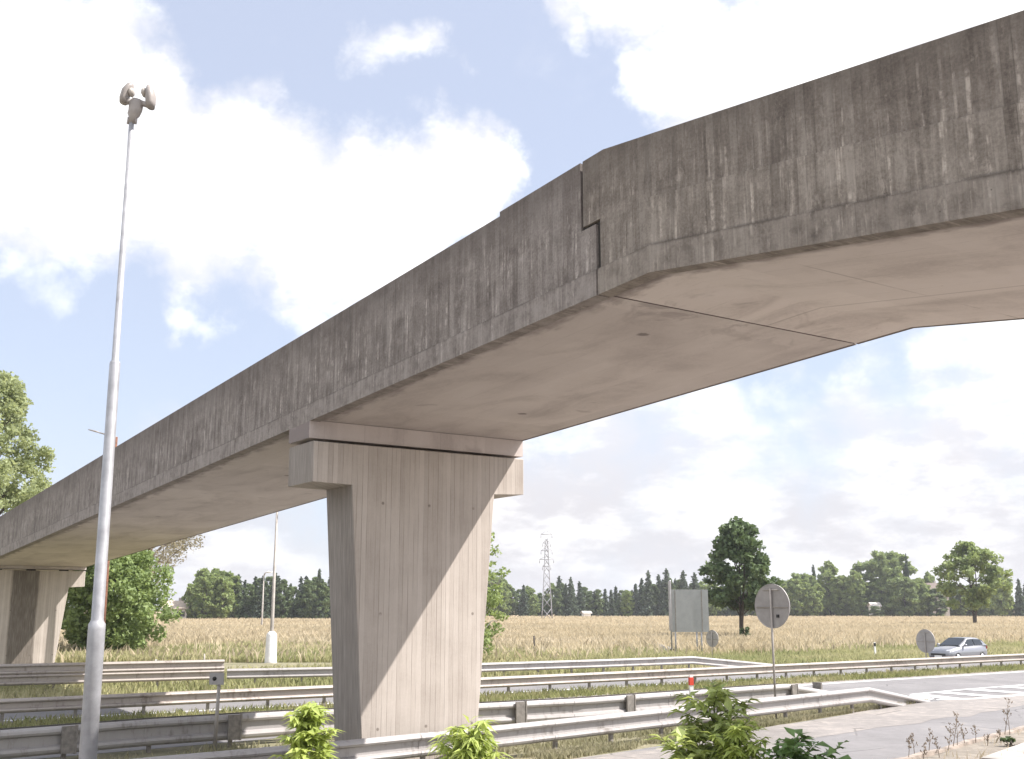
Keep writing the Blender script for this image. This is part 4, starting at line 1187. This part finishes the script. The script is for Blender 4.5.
house(586, 404, 2.6, 2.4, 1.5, .5, 'tiny white hut at the edge of the distant wood', (.6, .58, .55), (.72, .7, .68))

# ---------------------------------------------------------------- car
def car(x, y, heading):
    r = empty('car', (x, y, 0.012), heading)
    tag(r, 'silver hatchback driving to the left on the far road behind the round sign', 'car')
    Wd = .86
    # stations front (x=-2.05) to rear (2.05): x, sill z, widest z, belt z, half width, hood centre z
    st = [(-2.08, .42, .55, .62, .62, .64), (-2.0, .30, .55, .70, .74, .73), (-1.75, .22, .58, .80, .82, .85), (-1.3, .20, .60, .88, .85, .95), (-.85, .20, .62, .94, .86, 1.02), (-.2, .20, .62, .97, .86, 1.02),
          (.6, .20, .62, 1.0, .86, 1.03), (1.3, .20, .64, 1.03, .85, 1.06), (1.8, .24, .66, 1.05, .81, 1.07), (2.0, .30, .68, 1.02, .74, 1.04), (2.08, .45, .66, .92, .64, .93)]
    m = MB(); P = []; Fc = []
    for X, s, wz, bz, hw, cz in st:
        P += [(X, -hw * .86, s), (X, -hw, (s + wz) / 2), (X, -hw, wz), (X, -hw * .95, bz), (X, -hw * .5, cz - .01), (X, 0, cz), (X, hw * .5, cz - .01), (X, hw * .95, bz), (X, hw, wz), (X, hw, (s + wz) / 2), (X, hw * .86, s)]
    k = 11
    for i in range(len(st) - 1):
        for j in range(k): j2 = (j + 1) % k; Fc.append((i * k + j, i * k + j2, (i + 1) * k + j2, (i + 1) * k + j))
    Fc.append(tuple(range(k - 1, -1, -1))); Fc.append(tuple((len(st) - 1) * k + j for j in range(k)))
    m.indexed(P, Fc, True)
    # greenhouse
    gs = [(-.95, .98, .80, 0.0), (-.25, 1.30, .70, 1), (.05, 1.46, .63, 1), (.7, 1.50, .62, 1), (1.35, 1.45, .61, 1), (1.72, 1.32, .60, 1), (2.0, 1.03, .70, 0)]
    P = []; Fc = []
    for X, z, hw, _ in gs:
        zb_ = .97 + .02 * X
        P += [(X, -.82, min(z, zb_)), (X, -hw, z - .06 if z > 1.1 else z), (X, -hw * .8, z), (X, hw * .8, z), (X, hw, z - .06 if z > 1.1 else z), (X, .82, min(z, zb_))]
    for i in range(len(gs) - 1):
        for j in range(5): Fc.append((i * 6 + j, i * 6 + j + 1, (i + 1) * 6 + j + 1, (i + 1) * 6 + j))
    m.indexed(P, Fc, True)
    b = m.build('body', M['paint'], r)
    bm = bmesh.new(); bm.from_mesh(b.data); bmesh.ops.recalc_face_normals(bm, faces=bm.faces); bm.to_mesh(b.data); bm.free()
    def pane(name, pts, mt, th=.012):
        mm = MB(); q = [Vector(p_) for p_ in pts]; n = (q[1] - q[0]).cross(q[2] - q[0]).normalized()
        A_ = [p_ + n * th for p_ in q]; B_ = [p_ - n * th for p_ in q]; k_ = len(q)
        mm.indexed(A_ + B_, [tuple(range(k_)), tuple(range(2 * k_ - 1, k_ - 1, -1))] + [(i, k_ + i, k_ + (i + 1) % k_, (i + 1) % k_) for i in range(k_)])
        o_ = mm.build(name, mt, r)
        bm_ = bmesh.new(); bm_.from_mesh(o_.data); bmesh.ops.recalc_face_normals(bm_, faces=bm_.faces); bm_.to_mesh(o_.data); bm_.free()
        return o_
    pane('windscreen', [(-.90, -.66, 1.02), (-.90, .66, 1.02), (-.02, .54, 1.45), (-.02, -.54, 1.45)], M['glass'], .03)
    pane('rear_window', [(1.78, -.52, 1.31), (1.78, .52, 1.31), (1.98, .62, 1.08), (1.98, -.62, 1.08)], M['glass'], .03)
    for s in (-1, 1):
        f = lambda X, z: (X, s * (.835 - (z - .97) * .40), z)
        pane('side_window', [f(-.62, 1.01), f(.48, 1.03), f(.48, 1.40), f(.02, 1.39), f(-.25, 1.25)], M['glass'], .02)
        pane('side_window', [f(.56, 1.03), f(1.45, 1.05), f(1.35, 1.36), f(.56, 1.40)], M['glass'], .02)
        mm = MB(); mm.tube([(-.62, s * .84, 1.02), (-.60, s * .95, 1.06), (-.58, s * 1.02, 1.07)], [.05, .09, .05], 8); mm.build('wing_mirror', M['paint'], r)
        pane('headlight', [(-2.03, s * .45, .62), (-1.98, s * .74, .64), (-1.78, s * .80, .78), (-1.90, s * .50, .76)], M['headlight'], .03)
        pane('tail_lamp', [(2.05, s * .55, .80), (1.95, s * .78, .80), (1.90, s * .78, 1.0), (2.03, s * .55, 1.0)], M['redlamp'], .03)
        for X in (-1.28, 1.27):
            w_ = empty('wheel', (X, s * .76, .31)); w_.parent = r
            mm = MB(); mm.tube([(0, -.11, 0), (0, -.10, 0), (0, .10, 0), (0, .11, 0)], [.25, .315, .315, .25], 24); mm.build('tyre', M['tyre'], w_)
            mm = MB(); mm.tube([(0, s * .085, 0), (0, s * .118, 0)], [.22, .20], 20); mm.build('rim', M['rim'], w_)
    mm = MB(); mm.box((-2.06, 0, .50), (.06, 1.0, .14)); mm.build('grille', M['black'], r)
    mm = MB(); mm.box((-2.10, 0, .40), (.02, .5, .11)); mm.build('number_plate', M['white'], r)
p = at(957, 640, 70.5)
car(p.x, 70.5, math.atan2(11.2, 15.7))

# ---------------------------------------------------------------- grass (uncountable)
def blades(name, pts, hmin, hmax, width, mat_, label, lean=.75, z_of=None):
    n = len(pts); pts = np.asarray(pts)
    h = rng.uniform(hmin, hmax, n); a = rng.uniform(0, 2 * np.pi, n); w_ = width * rng.uniform(.6, 1.3, n)
    zz = np.zeros(n) if z_of is None else np.array([z_of(x, y) for x, y in pts])
    base = np.stack([pts[:, 0], pts[:, 1], zz - .02], 1)
    sd = np.stack([np.cos(a), np.sin(a), np.zeros(n)], 1) * (w_ / 2)[:, None]
    la = rng.uniform(0, 2 * np.pi, n); ll = h * rng.uniform(0, lean, n)
    tip = base + np.stack([np.cos(la) * ll, np.sin(la) * ll, h], 1)
    mid = base + np.stack([np.cos(la) * ll * .3, np.sin(la) * ll * .3, h * .6], 1)
    V = np.stack([base - sd, base + sd, mid + sd * .7, tip, mid - sd * .7], 1).reshape(-1, 3)
    o = quads_mesh(name, V, mat_, None, 5); tag(o, label, 'grass', kind='stuff')
    return o
def band_pts(A, B, n, dens=None):
    A, B = resample(A, 200), resample(B, 200)
    i = rng.integers(0, 199, n); f = rng.uniform(0, 1, n)[:, None]; k = rng.uniform(0, 1, n)[:, None]
    A, B = np.array(A), np.array(B)
    pa = A[i] * (1 - f) + A[i + 1] * f; pb_ = B[i] * (1 - f) + B[i + 1] * f
    return pa * (1 - k) + pb_ * k
def clumpy(pts, s, thr):
    """keep blades in patches"""
    v = np.sin(pts[:, 0] * s + 1.3) * np.sin(pts[:, 1] * s * 1.3 + .4) + .6 * np.sin(pts[:, 0] * s * 2.7 + pts[:, 1] * s * 2.1) + .35 * np.sin(pts[:, 0] * s * 6.1 - pts[:, 1] * s * 5.3)
    return pts[v + rng.uniform(-.6, .6, len(pts)) > thr]
blades('verge_grass', clumpy(band_pts(A_LINE[3:], [(-7.2, 18.6), (-3, 21.6), (1.43, 25.9), (3.92, 28.6), (6.91, 32.15), (9.38, 35.0), (12.38, 38.4), (14.2, 40.2)], 26000), .9, -.7), .05, .20, .035, M['blade_mixed'], 'patchy grass between the nearest guard rail and the dusty shoulder')
isl = [(-24, 10.2), (-15.5, 19.2), (-10.9, 24.0), (-5.8, 28.3), (-.98, 30.8), (5.2, 35.3), (9.35, 38.6), (14.0, 40.6)]
blades('island_grass', clumpy(band_pts([(-24, 3.4), (-14, 13.2), (-6.2, 21), (-3.5, 23.2), (-.85, 25.6), (3.85, 30.2), (11.64, 38.0), (14.6, 41.0)], isl, 30000), .7, -.5), .06, .24, .04, M['blade_mixed'], 'grass on the island between the two nearest guard rails')
blades('strip_grass', clumpy(band_pts(off_poly(C2_LINE, -.8), off_poly(C2_LINE, 1.9), 60000), .6, -.9), .08, .28, .045, M['blade_green'], 'green grass strip along the long dusty guard rail')
far_e = off_poly(C2_LINE, -8.6); far_e2 = off_poly(C2_LINE, -22)
blades('roadside_grass', clumpy(band_pts(far_e, far_e2, 70000), .35, -1.0), .12, .45, .09, M['blade_road'], 'green and yellow roadside grass beyond the far road')
# meadow : straw-coloured tall grass, thinning into wheat
n = 150000
y_ = 70 + 95 * rng.uniform(0, 1, n) ** 1.25; x_ = y_ * rng.uniform(-.56, .56, n)
pm = np.stack([x_, y_], 1)
lim = np.interp(pm[:, 0], [q[0] for q in far_e2], [q[1] for q in far_e2])
keep = (pm[:, 1] > np.maximum(lim - 3, 66)) ; pm = pm[keep]
blend = np.clip((pm[:, 1] - 86 + 12 * np.sin(pm[:, 0] * .11) + 6 * np.sin(pm[:, 0] * .37 + 1)) / 26, 0, 1)
isstraw = rng.uniform(0, 1, len(pm)) < blend * .95 + .05
blades('meadow_grass', pm[~isstraw], .20, .55, .11, M['blade_road'], 'green-yellow grass of the near part of the meadow')
blades('dry_meadow_grass', pm[isstraw], .45, 1.0, .14, M['blade_straw'], 'tall straw-coloured grass of the meadow')
n = 110000
y_ = 160 + 230 * rng.uniform(0, 1, n) ** 1.5; x_ = y_ * rng.uniform(-.56, .56, n)
blades('wheat', np.stack([x_, y_], 1), .55, .95, .42, M['blade_wheat'], 'ripe wheat field reaching to the woods', .5)
# tall weeds and bushes at the meadow edge
blades('bank_grass', clumpy(np.stack([rng.uniform(-12, 16, 26000), rng.uniform(-4, 18, 26000)], 1), .8, -.6)[:14000], .1, .4, .03, M['blade_mixed'], 'grass on the bank in front of the viewer', .4, gz) if False else None

# ---------------------------------------------------------------- near saplings and weeds
def leaf_shape(c, d, up_, L, Wd):
    """six-point folded leaf, two quads"""
    d = d.normalized(); s = d.cross(up_).normalized(); n = s.cross(d)
    tip = c + d * L - n * L * .22; mid = c + d * L * .45
    return [[c, mid + s * Wd * .5 + n * Wd * .16, tip, mid - n * 0], [c, mid, tip, mid - s * Wd * .5 + n * Wd * .16]]
def sapling(px, py_top, Y, label, leaf, width_px, L=.09, Wd=.035, n_br=16, droop=.5, seed=1, top_cone=True, name='sapling', cat='sapling', per=14, depth=.75):
    rg = random.Random(seed)
    t = at(px, py_top, Y); gzv = gz(t.x, Y); H = t.z - gzv
    r = empty(name, (t.x, Y, gzv)); tag(r, label, cat)
    m = MB(); lv = MB()
    m.tube([(0, 0, -.1), (.01, .01, H * .5), (0, 0, H * .97)], [.018, .012, .004], 7)
    rad = width_px / 2 * Y / F_PX
    def leafy(p0, p1, k):
        for i in range(k):
            f = (i + .5) / k; p = p0.lerp(p1, f); a = rg.uniform(0, 6.28)
            d = (p1 - p0).normalized() * rg.uniform(.2, .9) + Vector((math.cos(a), math.sin(a), rg.uniform(-.2, .5) - droop * rg.uniform(.3, 1.1)))
            for q in leaf_shape(p, d, Vector((rg.uniform(-.4, .4), rg.uniform(-.4, .4), 1)), L * rg.uniform(.45, 1.4), Wd * rg.uniform(.6, 1.4)):
                lv.face(q, None, True)
    for i in range(n_br):
        f = i / max(1, n_br - 1); z = H - depth * (1 - f) - .03
        a = i * 2.4 + rg.uniform(-.4, .4); prof = (1 - f) ** .75 if top_cone else math.sin(math.pi * min(1, .25 + .7 * (1 - f)))
        R_ = rad * (.22 + .95 * prof) * rg.uniform(.45, 1.15)
        p0 = Vector((0, 0, z - R_ * .6)); p1 = Vector((math.cos(a) * R_, math.sin(a) * R_, z + rg.uniform(-.02, .05)))
        m.tube([p0, p0.lerp(p1, .55) + Vector((0, 0, .02)), p1], [.006, .004, .002], 5)
        leafy(p0.lerp(p1, .15), p1, int(per * (.7 + R_ / rad * .8)))
    leafy(Vector((0, 0, H - .18)), Vector((0, 0, H)), per)
    m.build('stem', M['stem'], r); lv.build('foliage', M[leaf], r)
    return r
sapling(308, 703, 7.0, 'bright yellow-green leafy sapling left of the near pier at the bottom of the photograph', 'sap_yellow', 46, .085, .034, 46, .65, 1, False, per=30, depth=.6)
sapling(469, 721, 7.2, 'yellow-green sapling top with drooping narrow leaves at the foot of the near pier', 'sap_yellow', 48, .11, .022, 40, 1.0, 2, False, per=32, depth=.45)
sapling(713, 684, 8.0, 'taller green leafy sapling standing before the nearest guard rail', 'sap_green', 70, .11, .052, 38, .5, 3, False, per=20, depth=.8)
sapling(738, 720, 7.6, 'small yellow-green sapling right beside the taller green sapling', 'sap_yellow', 46, .085, .03, 30, .7, 4, False, per=28, depth=.45)
sapling(795, 737, 7.4, 'dark green broad-leaved shrub top at the bottom right of the saplings', 'sap_dark', 80, .10, .055, 30, .4, 5, False, name='shrub', cat='shrub', per=18, depth=.4)
sapling(690, 728, 7.8, 'leafy shrub crowding the foot of the taller green sapling', 'sap_green', 62, .11, .05, 30, .4, 6, False, name='shrub', cat='shrub', per=16, depth=.45)

def dry_weed(px, py_base, py_top, label, seed, lean=0.0, group='dry weeds along the kerb'):
    rg = random.Random(seed); b = gp(px, py_base); H = at(px, py_top, b.y).z
    
    m = MB()
    top = Vector((lean * H, 0, H)); m.tube([(0, 0, -.05), top * .5 + Vector((.02, 0, 0)), top], [.010, .007, .003], 5)
    for i in range(9):
        f = rg.uniform(.35, 1); p = top * f; a = rg.uniform(0, 6.28); L = H * rg.uniform(.08, .22) * (1.2 - f * .6)
        q = p + Vector((math.cos(a) * L, math.sin(a) * L, L * rg.uniform(.5, 1.3))); m.tube([p, q], [.005, .002], 4)
        for k in range(3):
            c_ = q + Vector((rg.uniform(-.03, .03), rg.uniform(-.03, .03), rg.uniform(-.04, .03)))
            m.tube([q, c_, c_ + Vector((0, 0, .02))], [.003, .011, .003], 5)
    o_ = m.build('dry_weed', M['twig']); o_.location = b; tag(o_, label, 'weed', group)
wl = [(908, 762, 738), (915, 759, 733), (928, 757, 727), (947, 753, 729), (952, 751, 712), (957, 750, 719), (965, 748, 724), (975, 745, 727), (1004, 737, 700), (1010, 737, 708), (1000, 745, 728), (922, 764, 744), (940, 760, 740), (987, 748, 733)]
names = ['shortest', 'small', 'forked', 'bent', 'tall leaning', 'slim', 'tufted', 'low', 'tallest', 'spindly', 'short upright', 'tiny', 'squat', 'sparse']
for i, (px, yb_, yt_) in enumerate(wl):
    dry_weed(px, yb_, yt_, 'dry brown weed stalk among others behind the ramp kerb at lower right', 40 + i, [.1, -.1, .15, .25, .22, .05, -.1, .1, .22, -.05, 0, .2, -.2, .1][i])
p = gp(1012, 749)
o = broadleaf('shrub', .26, .22, .02, 77, 'leaf_dark', 16, 30, .06, 'round', label='small dark shrub beside the kerb at the right edge', cat='shrub'); place(o, p.x, p.y)
kp = band_pts(off_poly(KERB, .2), off_poly(KERB, 2.4), 9000)
blades('dry_verge_grass', clumpy(kp, 1.2, .1), .06, .32, .02, M['blade_straw'], 'dry straw tufts on the sandy verge behind the kerb')

# ---------------------------------------------------------------- air
hm = MB(); hm.box((0, 640, 15.5), (2460, 2000, 33))
hmat = bpy.data.materials.new('haze_air'); hmat.use_nodes = True
hnt = hmat.node_tree
for n_ in list(hnt.nodes): hnt.nodes.remove(n_)
ho_ = hnt.nodes.new('ShaderNodeOutputMaterial'); hv = hnt.nodes.new('ShaderNodeVolumePrincipled')
hv.inputs['Color'].default_value = (0.93, 0.95, 0.98, 1); hv.inputs['Density'].default_value = 0.00022
hv.inputs['Anisotropy'].default_value = 0.2
hnt.links.new(hv.outputs[0], ho_.inputs['Volume'])
tag(hm.build('haze', hmat), 'thin pale summer haze over the fields', 'haze', kind='stuff')

# ---------------------------------------------------------------- sky, sun
SX = 0.665; SN = 0.50
S = (U * SX + D * SN + Vector((0, 0, 1))).normalized()
sun_el = math.asin(S.z)
sd = bpy.data.lights.new('sun', 'SUN'); so = bpy.data.objects.new('sun', sd); COL.objects.link(so)
sd.energy = 3.8; sd.angle = R(0.53); sd.color = (1.0, 0.95, 0.905)
so.rotation_euler = S.to_track_quat('Z', 'Y').to_euler(); so.location = (30, -10, 60)

w = bpy.data.worlds.new('World'); scene.world = w; w.use_nodes = True
nt = w.node_tree; g = G(nt)
for n_ in list(nt.nodes): nt.nodes.remove(n_)
wo = g.n('ShaderNodeOutputWorld'); bg = g.n('ShaderNodeBackground'); nt.links.new(bg.outputs[0], wo.inputs[0])
sky = g.n('ShaderNodeTexSky', sky_type='NISHITA'); sky.sun_disc = False
sky.sun_elevation = sun_el; sky.sun_rotation = math.atan2(S.x, S.y)
sky.altitude = 300; sky.air_density = 1.0; sky.dust_density = 1.6; sky.ozone_density = 1.2
dirv = g.vmath('NORMALIZE', g.coord('Generated')).outputs[0]
ds = g.sep(dirv)
def cnoise(scale, detail, rough, amp):
    nd = g.n('ShaderNodeTexNoise'); g.put(nd.inputs['Vector'], dirv); nd.inputs['Scale'].default_value = scale
    nd.inputs['Detail'].default_value = detail; nd.inputs['Roughness'].default_value = rough
    c_ = g.vmath('SUBTRACT', nd.outputs['Color'], (.5, .5, .5)).outputs[0]
    return g.vmath('MULTIPLY', c_, (amp, amp, amp)).outputs[0]
# the cloud field is looked up through a turbulent direction, so edges are ragged
dw = g.vmath('ADD', g.vmath('ADD', dirv, cnoise(6.0, 3, .5, .20)).outputs[0], cnoise(20.0, 6, .62, .085)).outputs[0]
dw = g.vmath('NORMALIZE', dw).outputs[0]
n1 = g.noise(dirv, 5.0, 8, 0.60, 0.2); n2 = g.noise(dirv, 14.0, 8, 0.65, 0.2); n3 = g.noise(dirv, 3.0, 5, 0.6)
BL = [(-10, 110, 95, 1), (70, 145, 100, 1), (165, 150, 95, 1), (245, 180, 90, 1), (330, 208, 88, 1), (410, 205, 74, 1), (465, 200, 56, .95), (300, 215, 58, .85), (370, 250, 40, .75), (120, 90, 60, .9), (205, 115, 60, .9),
      (402, 42, 34, .62), (40, 265, 34, .5), (215, 305, 30, .55), (345, 300, 36, .6), (-100, 90, 120, .9),
      (585, 5, 34, .55), (650, -15, 60, .75), (665, 105, 46, .8), (735, 80, 85, 1), (835, 60, 95, 1), (930, 50, 110, 1), (1050, 20, 130, 1), (700, 140, 60, .9), (840, -80, 90, .9), (1200, 60, 160, .9),
      (600, 445, 62, .62), (735, 455, 60, .66), (810, 415, 40, .6), (960, 450, 90, .8), (940, 345, 48, .7), (1010, 365, 60, .75), (560, 540, 120, .8), (700, 540, 130, .8), (860, 530, 130, .8), (1000, 530, 120, .8), (230, 560, 110, .8), (1150, 420, 140, .8), (-60, 560, 110, .7)]
acc = None
for px, py, rp, st_ in BL:
    c_ = ray(px, py).normalized(); rad_ = rp / F_PX
    dp = g.vmath('DOT_PRODUCT', dw, tuple(c_)).outputs['Value']
    v_ = g.mr(dp, math.cos(rad_ * 1.35), math.cos(rad_ * .2), 0.0, st_, False)
    acc = v_ if acc is None else g.math('SMOOTH_MAX', acc, v_, 0.12)
# other clouds all round the sky, away from the modelled ones
front = g.mr(ds[1], 0.2, 0.6, 1.0, 0.0)
gen = g.math('MULTIPLY', g.mr(n3, 0.42, 0.62), g.math('MULTIPLY', front, 0.9))
acc = g.math('MAXIMUM', acc, gen)
nz_ = g.math('ADD', g.math('MULTIPLY', g.math('SUBTRACT', n1, 0.5), 0.55), g.math('MULTIPLY', g.math('SUBTRACT', n2, 0.5), 0.75))
dens = g.math('ADD', acc, nz_)
mask = g.mr(dens, 0.16, 0.95)
lowd = g.mr(ds[2], 0.06, 0.26, 1.0, 0.0)
cs_ = g.math('ADD', g.noise(g.mapping(dirv, (1, 1, 2.6)), 7.0, 6, .62), g.math('MULTIPLY', g.math('SUBTRACT', dens, .6), .16))
shade = g.mr(g.math('SUBTRACT', cs_, g.math('MULTIPLY', lowd, .06)), 0.40, 0.58)
ccol = g.mix(shade, g.mix(lowd, (4.5, 4.45, 4.65), (3.5, 3.42, 3.6)), g.mix(lowd, (6.4, 6.35, 6.3), (4.9, 4.85, 4.9)))
ccol = g.mix(front, ccol, (9.5, 9.4, 9.2))
hz_w = g.math('MULTIPLY', g.mr(ds[2], 0.0, 0.22, 1.0, 0.0), 0.35)
skyc = g.mix(0.68, sky.outputs[0], (3.15, 3.35, 4.0))
skyc = g.mix(hz_w, skyc, (3.45, 3.6, 4.2))
fin = g.mix(mask, skyc, ccol)
nt.links.new(fin, bg.inputs['Color']); bg.inputs['Strength'].default_value = 0.10

vs = scene.view_settings
vs.view_transform = 'Standard'; vs.look = 'None'; vs.exposure = 1.25; vs.gamma = 1.0
try: vs.use_curve_mapping = False
except Exception: pass
scene.cycles.max_bounces = 6; scene.cycles.diffuse_bounces = 4; scene.cycles.transparent_max_bounces = 4
scene.render.film_transparent = False
